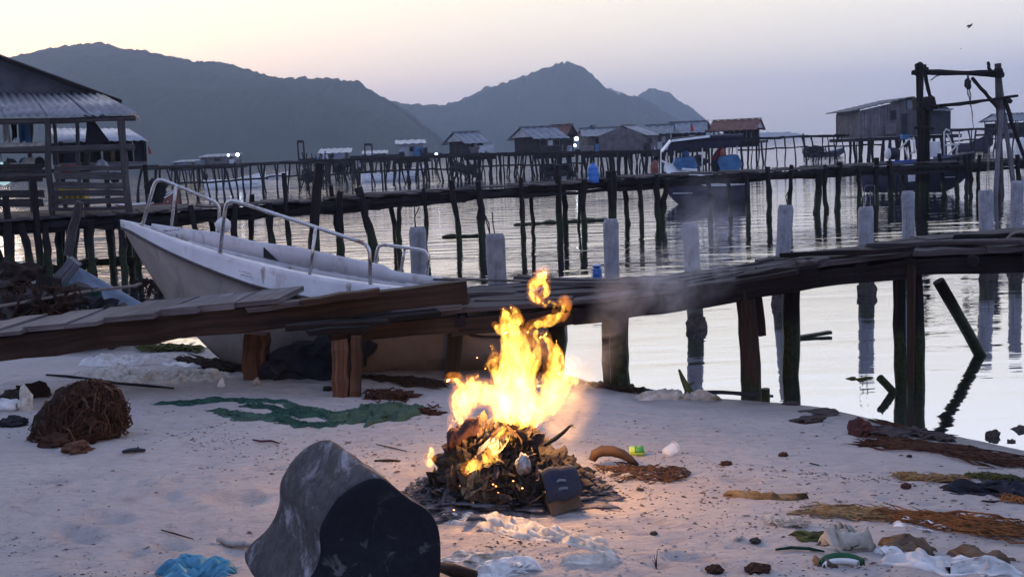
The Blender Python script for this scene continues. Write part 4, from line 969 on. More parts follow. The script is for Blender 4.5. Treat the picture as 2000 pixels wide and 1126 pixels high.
# ================================================================ white painted concrete posts
cols = [(815, 443, 816, 33, 11.6, 2, 'behind the stern rail of the white motorboat'), (966, 456, 976, 38, 10.6, 3, 'directly right of the long brown beam end'), (1193, 428, 1193, 30, 12.3, 0, 'touching the blue tub on the near pier'), (1347, 435, 1362, 32, 11.7, 0, 'leaning and half veiled by smoke'),
        (1535, 400, 1517, 30, 13.2, 1, 'leaning away from the others behind the pier corner'), (1691, 404, 1693, 30, 13.7, 2, 'standing between the two tall pairs of pier legs, with twin wires'), (1773, 373, 1777, 24, 15.6, 0, 'slender, right above the paired pier legs'), (1925, 371, 1932, 28, 14.6, 0, 'above the leaning broken pile'), (1987, 353, 1982, 24, 15.2, 0, 'at the frame edge')]
for k, (x0, y0, x1, wp, Y, nr, lab) in enumerate(cols):
    p = at(x0, y0, Y); r = ray(x1, 560); b = EYE + r * (Y / r.y); q = Vector((b.x, Y, -.6)); rr = wp * Y / F / 2
    t = thing('concrete_post', 'white painted concrete post ' + lab, 'concrete post', (q.x, q.y, 0), 'white painted concrete posts in a broken row')
    mb = MB(); P = [q.lerp(p, u) for u in (0, .2, .35, .42, .5, .6, .8, .97, 1)]; mb.tube(P, [rr * 1.02 * (1 + U(-.05, .05)) for _ in range(5)] + [rr, rr * .98, rr * 1.03, rr * .86], 14, .03); mb.build('shaft', M['concrete'], t, True)
    mb = MB(); mb.lump(q + (p - q) * (.62 / (p - q).length + .0), (rr * 1.25, rr * 1.25, .16), .35, 3, 3, k); mb.build('mussel_crust', M['rock'], t)
    for j in range(nr):
        mb = MB(); a = p + Vector((U(-.5, .5) * rr, 0, -.03)); mb.tube([a, a + Vector((U(-.03, .03), 0, .13)), a + Vector((U(-.09, .05), 0, U(.22, .32)))], .006, 5); mb.build('rebar', M['black'], t)
# ================================================================ floating debris in the water
def float_log(label, P, r, mt='wdark', z=.01, name='floating_log', amp=.3, cat='floating debris'):
    mb = MB(); A, B = G(*P[0], 0), G(*P[1], 0); n = max(3, int((B - A).length / .35))
    for k in range(n):
        c = A.lerp(B, (k + .5) / n); mb.lump(c + Vector((0, U(-.05, .05), z)), ((B - A).length / n * .75, r * U(1, 1.6), r * U(.7, 1.3)), amp, 2, 2, k + P[0][0])
    return one(mb, name, M[mt], label, cat)
float_log('dark floating boom line behind the first concrete posts, short part', ((868, 464), (945, 462)), .06)
float_log('long dark floating boom crossing behind the smoke', ((1008, 440), (1186, 430)), .08)
float_log('thick dark float boom below the left end of the middle pier', ((158, 514), (292, 510)), .10)
float_log('dark wet debris row at the foot of the left pier posts', ((30, 535), (165, 522)), .10)
mb = MB(); mb.beam(G(1556, 661) + Vector((0, 0, .01)), G(1622, 654) + Vector((0, 0, .03)), .06, .03); one(mb, 'floating_plank', M['wdark'], 'thin dark plank floating behind the tall wet pier leg', 'plank')
mb = MB(); mb.beam(G(1440, 548) , G(1410, 575), .1, .03); one(mb, 'floating_plank', M['wdark'], 'short dark board floating just past the pier corner leg', 'plank')
float_log('small floating weed mat left of the short slanting stub', ((1655, 740), (1705, 738)), .03, 'weedg', -.01)
float_log('wisp of floating weed in the open water beyond the leaning pile', ((1880, 545), (1925, 543)), .015, 'weedg', -.005)
# ================================================================ near pier
def zd(x): return float(np.interp(x, [600, 1150, 1300, 1450, 1600, 1780, 2100], [.73, .73, .80, .91, 1.0, 1.07, 1.12]))
FX = [520, 829, 973, 1113, 1242, 1300, 1412, 1560, 1748, 2000, 2150]; FY_ = [640, 616, 607, 596, 582, 572, 548, 522, 500, 488, 480]
BX = [520, 917, 1011, 1240, 1300, 1392, 1440, 1528, 1688, 1800, 2000, 2150]; BY_ = [590, 562, 551, 546, 542, 533, 524, 504, 482, 466, 449, 438]
def dk(x, v):
    a = G(x, np.interp(x, FX, FY_), zd(x)); b = G(x, np.interp(x, BX, BY_), zd(x)); return a.lerp(b, v)
def near_pier():
    c = dk(1300, .5); t = thing('wooden_pier', 'broken plank pier in front, from the motorboat stern out to the frame edge', 'pier', (c.x, c.y, 0), 'rough timber piers standing in the bay')
    rows = 7
    for r in range(rows):
        x = 560 if r < 4 else 760
        if r >= 2: x = 905 + U(0, 20)
        while x < 2140:
            x2 = min(2150, x + U(110, 330)); 
            if x < 1300 < x2 and x2 - 1300 < 80: x2 = 1300
            v = (r + .5) / rows + U(-.02, .02); A, B = dk(x, v), dk(x2, v)
            wd = (dk((x + x2) / 2, 1) - dk((x + x2) / 2, 0)).length / rows
            A.z += U(0, .02); B.z += U(0, .02)
            if not (rnd() < .08 and r > 1):
                mb = MB(); mb.beam(A, B, wd * U(.82, 1.0), U(.03, .045), jit=.012, seg=5); mb.build('plank', M['wdeck2'], t)
            x = x2 + U(0, 4)
    # loose top boards
    for (x0, y0, x1, y1, z, wd, mt) in ((1011, 541, 1200, 549, .06, .12, 'wdeck2'), (1060, 552, 1330, 556, .05, .12, 'wdeck2'), (1530, 498, 1780, 486, .07, .10, 'wdark'), (1560, 516, 1612, 506, .07, .16, 'wdeck2'), (1700, 478, 2000, 472, .06, .12, 'wdeck2'), (1865, 462, 2010, 458, .06, .10, 'wdark'), (1440, 541, 1600, 516, .05, .14, 'wdark'), (1330, 566, 1560, 530, .04, .1, 'wdark'), (860, 575, 1010, 572, .04, .16, 'wdeck2'), (930, 587, 1120, 583, .03, .14, 'wdeck2')):
        A, B = G(x0, y0, zd(x0) + z), G(x1, y1, zd(x1) + z); mb = MB(); mb.beam(A, B, wd, .035, jit=.015, seg=4); mb.build('loose_board', M[mt], t)
    # bearers
    for v, dz, th in ((.02, -.10, .13), (.95, -.10, .12), (.5, -.1, .1)):
        for x0, x1 in ((640, 900), (880, 1130), (1120, 1330), (1310, 1600), (1540, 1790), (1770, 2150)):
            if v > .1 and x1 < 1130: continue
            A, B = dk(x0, v), dk(x1, v); A.z += dz + U(-.01, .01); B.z += dz + U(-.01, .01)
            mb = MB(); mb.beam(A, B, .09, th, jit=.012, seg=5); mb.build('bearer', M['wdark' if x0 > 880 else 'wbrown'], t)
    A, B = G(1420, 566, .78), G(1598, 536, .83); mb = MB(); mb.log(A, B, .035, n=8, seg=4, bend=.01); mb.build('pole', M['wdark'], t)
    for x in (900, 1000, 1090, 1205, 1330, 1465, 1540, 1680, 1775, 1900, 2010):
        A, B = dk(x, -.05), dk(x + 8, 1.05); A.z -= .06; B.z -= .06; mb = MB(); mb.log(A, B, .045, n=7, seg=3); mb.build('cross_log', M['wdark'], t)
    # legs: (px top, px foot, row v, width px, material, square?)
    def leg(x0, x1, v, wp, mt='wpost', sq=False, zt=-.06, dy=0, zf=None, nm='post'):
        p = dk(x0, v) + Vector((0, dy, zt)); Y = p.y; s = p.y / F
        r = ray(x1, 740); b = EYE + r * (Y / r.y); g = max(T(b.x, Y), -.5) - .15 if zf is None else zf
        q = Vector((b.x, Y, g)); rad = wp * s / 2; mb = MB()
        if sq: mb.beam(q, p, rad * 2, rad * 1.3, (0, 1, 0), .008, 4)
        else: mb.log(q, p, rad * 1.04, rad * .96, .02, 12, 8, .045, .05)
        mb.build(nm, M[mt], t)
    leg(1208, 1212, .06, 38, 'wdark'); leg(1192, 1188, .9, 26, 'wdark')
    leg(1452, 1467, .02, 38, 'wpost'); leg(1476, 1490, .1, 15, 'wpost', True, zf=.42)
    leg(1546, 1541, .55, 33, 'wdark')
    leg(1757, 1766, .05, 25, 'wdark'); leg(1788, 1792, .16, 24, 'wdark'); leg(1774, 1778, .0, 14, 'wpost', True, dy=-.06, zf=-.3)
    leg(1088, 1084, .25, 36, 'wdark'); leg(892, 876, .12, 28, 'wbrown', True); leg(2030, 2034, .1, 26, 'wdark')
    for x, dx in ((1588, 0), (1573, 2)):
        a = G(x, 538, .8); mb = MB(); mb.tube([a, a + Vector((.01, 0, -.08))], .003, 5); mb.build('nail', M['black'], t)
near_pier()
# short supports under the gangway
def gangway():
    A, B = at(-140, 695, 7.95), at(914, 569, 8.7)
    c = (A + B) / 2; t = thing('gangway', 'sloping plank gangway on one heavy brown beam, lying across the boat hull onto the pier', 'gangway', (c.x, c.y, c.z))
    mb = MB(); mb.beam(A, B, .15, .185, jit=.02, seg=18); mb.build('beam', M['wbrown'], t)
    A2, B2 = A + Vector((.1, .62, -.02)), at(640, 606, 8.9); mb = MB(); mb.beam(A2, B2, .1, .12, jit=.01, seg=6); mb.build('beam', M['wbrown'], t)
    d = (B - A).normalized(); x = .0; L_ = (B - A).length
    def pos_(s, v): return A + d * s + Vector((.1 * v, .62 * v, 0))
    s = .05
    while s < L_ * .62:
        wd = U(.20, .42); th = U(.03, .05); ov = -.13 + U(-.05, .03); k = s / L_
        z = .095 + th / 2 + .002
        p0 = A + d * (s + wd / 2) + Vector((0, ov, z + U(0, .004))); p1 = A + d * (s + wd / 2 + U(-.05, .05)) + Vector((.05, .66 + U(-.05, .08), z + U(-.01, .01)))
        mb = MB(); mb.beam(p0, p1, wd, th, up=d.cross(Vector((.05, .66, 0))), jit=.008, seg=2); mb.build('plank', M['wdeck'], t); s += wd * U(1.0, 1.012)
    p0, p1 = at(588, 590, 8.25), at(741, 569, 8.4); mb = MB(); mb.beam(p0, p1, .12, .05, jit=.012, seg=4); mb.build('loose_board', M['wbrown'], t)
    p0, p1 = at(480, 604, 8.3), at(640, 582, 8.45); mb = MB(); mb.beam(p0, p1, .14, .04, jit=.012, seg=4); mb.build('loose_board', M['wdeck'], t)
    for (x0, y0, x1, y1, Y, wd, mt) in ((560, 640, 760, 628, 8.0, .1, 'wdark'), (640, 634, 860, 612, 8.2, .12, 'wdark'), (600, 650, 720, 640, 7.9, .09, 'wdark'), (700, 620, 850, 606, 8.4, .14, 'wdark'), (760, 612, 900, 597, 8.5, .12, 'wdeck')):
        mb = MB(); mb.beam(at(x0, y0, Y), at(x1, y1, Y + .15), wd, .04, jit=.012, seg=3); mb.build('loose_board', M[mt], t)
gangway()
def trestle(label, legs, cap=None):
    t = None
    for k, (x0, y0, x1, y1, wp, dy) in enumerate(legs):
        g = S(x1, y1); Y = g.y + dy; q = Vector((g.x, Y, g.z - .12)); p = at(x0, y0, Y); 
        if t is None: t = thing('trestle', label, 'trestle', (g.x, g.y, g.z))
        mb = MB(); w_ = wp * Y / F; mb.beam(q, p, w_ * .95, w_, (0, 1, 0), .012, 7); mb.build('leg', M['wlit'], t)
    if cap:
        (x0, y0, x1, y1, Y) = cap; mb = MB(); mb.beam(at(x0, y0, Y), at(x1, y1, Y), .14, .07, jit=.02, seg=3); mb.build('cap_block', M['wbrown'], t)
trestle('pair of upright brown posts under the pier, lit by the fire', [(665, 660, 665, 773, 34, 0), (696, 655, 692, 775, 20, .05)], (650, 656, 712, 652, 8.1))
trestle('single short brown post holding the gangway beside the dark hull shade', [(502, 650, 497, 738, 46, 0)])
# leaning broken pile and stubs
def pile(label, x0, y0, x1, y1, wp, zf=-.15, cat='broken pile', mt='wdark'):
    b = G(x1, y1, 0); Y = b.y; p = at(x0, y0, Y - .05); d = (b - p).normalized(); q = b + d * .35; mb = MB(); mb.log(q, p, wp * Y / F / 2, n=12, seg=6, rough=.04, bend=.008, knob=.04)
    return one(mb, 'broken_pile', M[mt], label, cat)
pile('broken pile leaning out of the water under the last white posts', 1833, 548, 1914, 694, 22)
pile('short slanting stub in the water at the foot of the paired pier legs', 1718, 737, 1748, 766, 16)
g = S(1495, 783); mb = MB(); mb.log(g - Vector((0, 0, .1)), g + Vector((0, 0, .10)), .035, n=9, seg=3, rough=.08); one(mb, 'stub', M['wdark'], 'tiny round stub beside the foot of the brown pier leg', 'stub')
mb = MB()  # black lumps added to darken the shaded gap under the pier
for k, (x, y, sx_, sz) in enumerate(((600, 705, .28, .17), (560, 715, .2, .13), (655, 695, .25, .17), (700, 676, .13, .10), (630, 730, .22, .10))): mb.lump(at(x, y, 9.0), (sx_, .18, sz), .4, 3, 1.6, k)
one(mb, 'tarpaulin', M['blackcloth'], 'black lumps standing in for the dark shade beneath the pier against the hull', 'tarpaulin')
jug('cut blue plastic tub standing on the near pier beside a white post', 1167, 550, dk(1167, .92).y, .045, .155, False)
p = dk(1990, .3); t = thing('mooring_ring', 'pale loop of hose hooked over the pier edge at the frame edge', 'loop', p)
mb = MB(); mb.tube([p + Vector((math.cos(a) * .09, 0, .03 + math.sin(a) * .06)) for a in np.linspace(0, 5.2, 12)], .012, 6); mb.build('loop', M['rope'], t, True)

# ================================================================ the white motorboat
def motorboat():
    X, Yb, Z, yaw, pit, rol, L_, B_, sh, hg = .641, 9.45, .10, 2.958, -.081, .073, 4.24, .713, 1.04, .712
    cy_, sy_ = math.cos(yaw), math.sin(yaw); cp, sp = math.cos(pit), math.sin(pit); cr, sr = math.cos(rol), math.sin(rol)
    R = Matrix(((cy_, -sy_, 0), (sy_, cy_, 0), (0, 0, 1))) @ Matrix(((cp, 0, -sp), (0, 1, 0), (sp, 0, cp))) @ Matrix(((1, 0, 0), (0, cr, -sr), (0, sr, cr)))
    O = Vector((X, Yb, Z)); q = lambda x, y, z: O + R @ Vector((x * .94 + L_ * .06, y, z))
    ax_ = lambda: R @ Vector((1, 0, 0))
    t = thing('motorboat', 'beached white open motorboat with steel rails and dirty beige hull', 'motorboat', O)
    def bw(u): return max(B_ * (1 - max(0, (u - .35) / .65) ** 2.2) * (.9 + .1 * min(1, u / .35)), .012)
    def zg(u): return hg + sh * u ** 1.6 - .17 * max(0, min(1, (.30 - u) / .16)) ** 1.5
    def zk(u):
        k = min(1, max(0, (u - .62) / .38)); return (zg(u) - .10) * k ** 1.7
    n = 48
    def sec(u):
        b, g, k = bw(u), zg(u), zk(u); kk = min(1, max(0, (u - .62) / .38)); h = g - .2 * (1 - .6 * kk) - k
        ch = k + min(.30, h * .55); bc = b * (.86 - .4 * kk)
        return [(0, k), (bc * .5, k + (ch - k) * .36), (bc, ch), (bc + (b - bc) * .30, ch + (g - .2 * (1 - .6 * kk) - ch) * .4), (b * .97, g - .2 * (1 - .6 * kk))]
    us = [i / n for i in range(n + 1)]
    mb = MB()
    def hullp(u, v):
        s = sec(us[int(round(u * n))]); k = int(round(v * 8)) - 4; y, z = s[abs(k)]; return q(us[int(round(u * n))] * L_, y * (1 if k >= 0 else -1), z)
    mb.grid(hullp, n, 8); mb.build('hull', M['hull'], t, True, solid=.02)
    mb = MB(); mb.poly([hullp(0, k / 8) for k in range(9)]); mb.build('transom', M['hull'], t, solid=.03)
    # moulded topside band + gunwale cap
    def capp(u, prof):
        i = int(round(u * n)); uu = us[i]; b, g = bw(uu), zg(uu); kk = min(1, max(0, (uu - .62) / .38)); f = min(1, b / .3)
        y, z = prof[0], prof[1]; return max(b + y * f, .004), g + z * (1 - .6 * kk)
    prof = [(.02, -.2), (.03, -.17), (.0, -.165), (-.01, -.03), (-.035, 0), (-.12, .012), (-.15, -.005), (-.165, -.05), (-.18, -.22)]
    for s in (1, -1):
        mb = MB(); mb.grid(lambda u, v: q(us[int(round(u * n))] * L_ + (.03 if u > .99 else 0), s * capp(u, prof[int(round(v * 8))])[0], capp(u, prof[int(round(v * 8))])[1]), n, 8); mb.build('gunwale', M['gel'], t, True, solid=.008)
        mb = MB(); mb.tube([q(us[i] * L_ + (.02 if i == n else 0), s * (capp(us[i], (.03, -.185))[0] + .012), capp(us[i], (.03, -.185))[1]) for i in range(n + 1)], .014, 6); mb.build('rub_rail', M['rubrail'], t, True)
    # bow cap knuckle
    mb = MB(); mb.lump(q(L_ - .01, 0, zg(1) - .04), (.03, .035, .03), .05, 2); mb.build('bow_cap', M['gel'], t, True)
    # inner deck: raised foredeck then cockpit sole and side liners
    def inner(u, v):
        uu = .64 + .345 * u; b = max(bw(uu) - .15 * min(1, bw(uu) / .3), .003); return q(uu * L_, b * (2 * v - 1), zg(uu) - .07 - .05 * (1 - (2 * v - 1) ** 2) * (1 - u))
    mb = MB(); mb.grid(inner, 14, 8); mb.build('foredeck', M['gel'], t, True, solid=.01)
    mb = MB(); mb.grid(lambda u, v: q((.01 + .64 * u) * L_, (bw(.01 + .64 * u) - .17) * (2 * v - 1), .34 + .25 * u ** 2), 14, 4); mb.build('cockpit_sole', M['gel'], t, True, solid=.01)
    mb = MB(); mb.poly([q(.64 * L_, s * (bw(.64) - .16), z) for s, z in ((-1, .5), (1, .5), (1, zg(.64) - .1), (-1, zg(.64) - .1))]); mb.build('bulkhead', M['gel'], t, solid=.015)
    for s in (1, -1):
        mb = MB(); mb.grid(lambda u, v: q((.01 + .64 * u) * L_, s * (bw(.01 + .64 * u) - .165 - .01 * v), zg(.01 + .64 * u) - .05 - v * (zg(.01 + .64 * u) - .42)), 14, 2); mb.build('side_liner', M['gel'], t, True, solid=.008)
    # raised coaming on the far side (seen above the near gunwale), with its notch and dark triangular opening
    cm = [(.96, .02), (.90, .05), (.80, .10), (.72, .09), (.62, .12), (.5, .10), (.42, .085), (.40, .04), (.30, .035), (.15, .03), (.03, .0)]
    cu = [c[0] for c in cm][::-1]; cz = [c[1] for c in cm][::-1]
    def coam(u, v):
        uu = .02 + .92 * u; b = bw(uu) - .16 * min(1, bw(uu) / .3); h = float(np.interp(uu, cu, cz)); return q(uu * L_, -(b + .02 * v), zg(uu) + [-.06, h * .9, h, h * .9, 0][int(round(v * 4))])
    mb = MB(); mb.grid(coam, 60, 4); mb.build('coaming', M['gel'], t, True, solid=.02)
    mb = MB(); mb.poly([q(u * L_, -(bw(u) - .175), zg(u) + z) for u, z in ((.70, -.04), (.668, -.045), (.697, .065))]); mb.build('vent_opening', M['black'], t, solid=.012)
    mb = MB(); mb.box(q(.02 * L_, 0, hg - .02), (.10, 1.2, .06), R); mb.build('stern_board', M['wgrey'], t)
    mb = MB(); mb.beam(q(.30 * L_, -.56, zg(.3) + .02), q(.02 * L_, -.56, hg + .03), .10, .015, jit=.004, seg=5); mb.build('dark_strip', M['rubrail'], t)
    # rust runs under the rail feet, scuffs and worn lettering on the topside
    for u0, wq, l_ in ((.60, .010, .9), (.596, .006, .6), (.40, .010, .95), (.405, .005, .6)):
        mb = MB(); mb.grid(lambda a, b: q((u0 + (a - .5) * wq * (1 - .6 * b) / L_ * 2) * L_, (bw(u0) - .03 + (.034 if b > .1 else .0) + .004) + (.0), zg(u0 + (a - .5) * wq / L_) - .005 - .155 * b * l_), 3, 6); mb.build('rust_run', M['rust'], t)
    for k in range(16):
        u0 = .655 - .004 * (k % 8) - (.003 if k > 7 else 0); h_ = -.085 - .03 * (k > 7) + U(-.004, .004)
        mb = MB(); c1 = q(u0 * L_, bw(u0) + .0065, zg(u0) + h_); mb.beam(c1, c1 + ax_() * U(.004, .014) + Vector((0, 0, U(-.006, .010))), .004, .003); mb.build('worn_letter', M['black'], t)
    # cleat
    c0 = q(.87 * L_, .06, zg(.87) + .01); ax = R @ Vector((1, 0, 0)); up = R @ Vector((0, 0, 1)); sd_ = R @ Vector((0, 1, 0))
    mb = MB(); mb.tube([c0 + ax * .09 + up * .05, c0 - ax * .09 + up * .05], .009, 6)
    for s in (-1, 1): mb.tube([c0 + ax * .035 * s - up * .03, c0 + ax * .035 * s + up * .05], .009, 6)
    mb.build('cleat', M['steel'], t, True)
    # rails: feet on the gunwale, bent tops
    def onb(u, s, h=0, inn=.08): return q(u * L_, s * max(bw(u) - inn * min(1, bw(u) / .3), 0), zg(u) + h)
    def upix(px, s):   # find u on gunwale whose pixel x is px
        best = min(np.linspace(.02, .99, 300), key=lambda u: abs(prj(onb(u, s))[0] - px)); return best
    def smooth(P, m=6):
        P = [Vector(p) for p in P]; out = [P[0]]
        for i in range(1, len(P) - 1):
            a = P[i] + (P[i - 1] - P[i]) * min(.5, .09 / max((P[i - 1] - P[i]).length, .01)); b = P[i] + (P[i + 1] - P[i]) * min(.5, .09 / max((P[i + 1] - P[i]).length, .01))
            for k in range(m + 1):
                u = k / m; out.append((a * (1 - u) + P[i] * u) * (1 - u) + (P[i] * (1 - u) + b * u) * u)
        out.append(P[-1]); return out
    def fit(p0, px, py):   # point above/near p0 in the boat's vertical plane nearest the pixel
        return at(px, py, p0.y)
    for s, pts, sup in ((-1, [(278, 430), (305, 346), (430, 398), (424, 447)], [((333, 432), (344, 362))]),
                        (1, [(428, 474), (441, 396), (455, 391), (722, 478), (722, 530)], [((603, 508), (617, 443))]),
                        (-1, [(731, 520), (737, 482), (748, 477), (838, 490), (832, 534)], [((780, 528), (791, 484))])):
        f0 = onb(upix(pts[0][0], s), s, -.02); f1 = onb(upix(pts[-1][0], s), s, -.02); n_ = len(pts); P = [f0]
        for k in range(1, n_ - 1):
            x = pts[k][0]; f = (x - pts[0][0]) / (pts[-1][0] - pts[0][0]); P.append(at(x, pts[k][1], f0.y + (f1.y - f0.y) * min(1, max(0, f))))
        P.append(f1); sm = smooth(P)
        mb = MB(); mb.tube(sm, .0165, 10); r_ = mb.build('handrail', M['steel'], t, True)
        for (a, b) in sup:
            g = onb(upix(a[0], s), s, -.02); mb = MB(); mb.tube([g, at(b[0], b[1], g.y + (0))], .015, 8); mb.build('rail_support', M['steel'], r_, True)
        for g in (f0, f1):
            mb = MB(); mb.lathe(g + Vector((0, 0, .0)), [(.03, -.01), (.03, .03), (.018, .036)], 10); mb.build('foot_plate', M['steel'], r_)
    mb = MB(); mb.lump(q(.58 * L_, -.92, zg(.58) - .0), (.11, .08, .09), .08, 3); 
    return t
def prj(P):
    c = RM.transposed() @ (Vector(P) - EYE); return 1000 + F * c.x / -c.z, 563 - F * c.y / -c.z
motorboat()
p = at(436, 440, 9.9); mb = MB(); mb.lump(p, (.07, .07, .07), .04, 3); one(mb, 'fender', M['buoy'], 'round grey fender ball peeping over the far gunwale between the two bow rails', 'fender', None, True)

# ================================================================ fire
def mat_flame():
    n = N('flame'); n.t.nodes.remove(n.b); P = pos(n)
    mp = n.n('ShaderNodeMapping', {'Vector': P, 'Scale': (1, 1, .45), 'Rotation': (0, .35, 0)}).outputs[0]
    f = n.noise(mp, 17., 3, .6, 1.6)
    f2 = n.mr(f, .36, .62, .04, 1.)
    e = n.n('ShaderNodeEmission', {'Color': (1, .47, .065, 1), 'Strength': n.math('MULTIPLY', n.math('POWER', f2, 2.0), 62.)})
    n.l(e.outputs[0], n.out.inputs['Volume'])
    return n.m
M['flame'] = mat_flame()
try: M['flame'].cycles.volume_step_rate = .35
except Exception: pass
FY = 5.40
def mat_outer():
    n = N('outer_flame'); n.t.nodes.remove(n.b); P = pos(n)
    f2 = n.mr(n.noise(n.n('ShaderNodeMapping', {'Vector': P, 'Scale': (1, 1, .5)}).outputs[0], 12., 3, .6, 1.2), .40, .66, 0., 1.)
    e = n.n('ShaderNodeEmission', {'Color': (1, .30, .04, 1), 'Strength': n.math('MULTIPLY', f2, 9.)}); n.l(e.outputs[0], n.out.inputs['Volume']); return n.m
M['flame_outer'] = mat_outer()
fire = thing('bonfire', 'rubbish bonfire burning with tall yellow flames on the sand', 'bonfire', (-.05, FY, T(-.05, FY)))
def voxel(mb, vox, name):
    me = bpy.data.meshes.new('tmp'); me.from_pydata([tuple(v) for v in mb.v], [], mb.f); o = bpy.data.objects.new('tmp', me); C.objects.link(o)
    md = o.modifiers.new('r', 'REMESH'); md.mode = 'VOXEL'; md.voxel_size = vox
    dg = bpy.context.evaluated_depsgraph_get(); e = o.evaluated_get(dg); m2 = bpy.data.meshes.new_from_object(e); bpy.data.objects.remove(o)
    V = [v.co.copy() for v in m2.vertices]; Fc = [tuple(p.vertices) for p in m2.polygons]; Nn = [v.normal.copy() for v in m2.vertices]
    return V, Fc, Nn
strokes = [
    (0, [(1000, 845, 30), (1003, 800, 46), (1008, 752, 42), (1012, 712, 34), (1002, 672, 24), (993, 640, 15), (990, 618, 9), (984, 604, 2)]),
    (0, [(1004, 665, 12), (985, 646, 8), (968, 640, 6), (964, 636, 2)]), (0, [(1000, 640, 9), (1012, 628, 7), (1008, 610, 4), (998, 600, 1)]),
    (0, [(1035, 730, 16), (1050, 690, 10), (1040, 660, 6), (1046, 640, 1)]), (0, [(975, 745, 14), (958, 715, 8), (962, 690, 5), (955, 672, 1)]),
    (.05, [(905, 830, 10), (900, 800, 20), (910, 775, 27), (935, 768, 26), (968, 780, 24), (990, 800, 20)]), (.05, [(905, 765, 15), (890, 745, 9), (878, 738, 5), (872, 748, 1)]),
    (.05, [(890, 820, 8), (880, 842, 5), (872, 856, 1)]), (.05, [(925, 760, 12), (920, 742, 7), (935, 732, 1)]),
    (-.04, [(1035, 830, 18), (1058, 795, 26), (1078, 768, 25), (1098, 742, 18), (1112, 722, 9), (1124, 712, 2)]), (-.04, [(1075, 795, 14), (1098, 770, 13), (1114, 745, 8), (1128, 724, 1)]), (-.04, [(1060, 760, 14), (1070, 735, 9), (1090, 722, 6), (1105, 708, 1)]),
    (-.04, [(1078, 735, 10), (1083, 710, 12), (1080, 688, 11), (1068, 668, 6), (1060, 658, 1)]), (-.04, [(1090, 720, 7), (1092, 690, 6), (1086, 664, 1)]),
    (.02, [(1030, 650, 3), (1048, 636, 6), (1068, 630, 6), (1084, 624, 7), (1096, 610, 6), (1100, 596, 4), (1092, 588, 1)]), (.02, [(1084, 596, 2), (1072, 590, 3), (1062, 600, 1)]),
    (.02, [(1075, 592, 1), (1060, 594, 4), (1044, 590, 6), (1034, 578, 7), (1038, 562, 8), (1046, 548, 7), (1056, 538, 6), (1064, 532, 2)]), (.02, [(1056, 540, 7), (1066, 552, 7), (1070, 566, 6), (1064, 578, 4), (1056, 584, 1)]), (.02, [(1060, 545, 4), (1068, 536, 3), (1067, 527, 1)]),
    (-.18, [(952, 905, 9), (960, 885, 13), (968, 866, 9), (974, 850, 5), (979, 836, 1)]), (-.25, [(910, 920, 5), (922, 914, 9), (930, 906, 5), (926, 896, 1)]), (-.15, [(840, 908, 5), (839, 896, 7), (846, 884, 4), (843, 872, 1)]), (-.12, [(1000, 850, 14), (985, 870, 12), (978, 880, 6)]),
    (0, [(968, 700, 5), (950, 712, 3), (944, 726, 1)]), (.0, [(1110, 752, 4), (1124, 745, 3), (1130, 730, 1)])]
groups = {}
for dy, P in strokes: groups.setdefault(dy, []).append(P)
for gi, (dy, PP) in enumerate(groups.items()):
    mb = MB()
    for P in PP:
        pts, rr = [], []
        for i in range(len(P) - 1):
            for k in range(6):
                u = k / 6; a, b = P[i], P[i + 1]; Yq = FY + dy + .03 * math.sin(i * 2 + u * 2 + P[0][0]); pts.append(at(a[0] * (1 - u) + b[0] * u, a[1] * (1 - u) + b[1] * u, Yq)); rr.append((a[2] * (1 - u) + b[2] * u) * FY / F)
        pts.append(at(P[-1][0], P[-1][1], FY + dy)); rr.append(.0015); mb.tube(pts, rr, 10)
    V, Fc, Nn = voxel(mb, .006, 'f')
    out = MB()
    for v, nn in zip(V, Nn):
        q = Vector((v.x * 1, v.y, v.z * .55)) ; k = mn.noise(q * 14 + Vector((gi, 0, 0))) * .022 + mn.noise(q * 36) * .012 + mn.noise(q * 80) * .005
        lick = mn.noise(q * 9 + Vector((3, 7, gi))) * .02
        out.v.append(v + nn * k + Vector((lick, 0, abs(lick) * .8)))
    for f in Fc: out.face(f)
    out.build('flame', M['flame'], fire, True)
    hal = MB()
    for v, nn in zip(V, Nn):
        q = Vector((v.x, v.y, v.z * .55)); hal.v.append(v + nn * (.014 + mn.noise(q * 11 + Vector((gi, 5, 0))) * .030) + Vector((mn.noise(q * 9 + Vector((3, 7, gi))) * .02, 0, .01)))
    for f in Fc: hal.face(f)
    hal.build('flame', M['flame_outer'], fire, True)
# light of the flames
for k, (px, py, Y, e) in enumerate(((1005, 760, FY - .02, 5.), (1010, 700, FY, 4.), (920, 775, FY + .03, 3.), (1080, 760, FY - .04, 4.), (962, 868, FY - .22, 1.6), (1000, 650, FY, 2.))):
    ld = bpy.data.lights.new('flame_light', 'POINT'); ld.energy = e * FIREP; ld.color = (1, .50, .17); ld.shadow_soft_size = .012
    lo = bpy.data.objects.new('flame_light', ld); C.objects.link(lo); lo.parent = fire; lo.location = at(px, py, Y) - WLOC[fire.name]
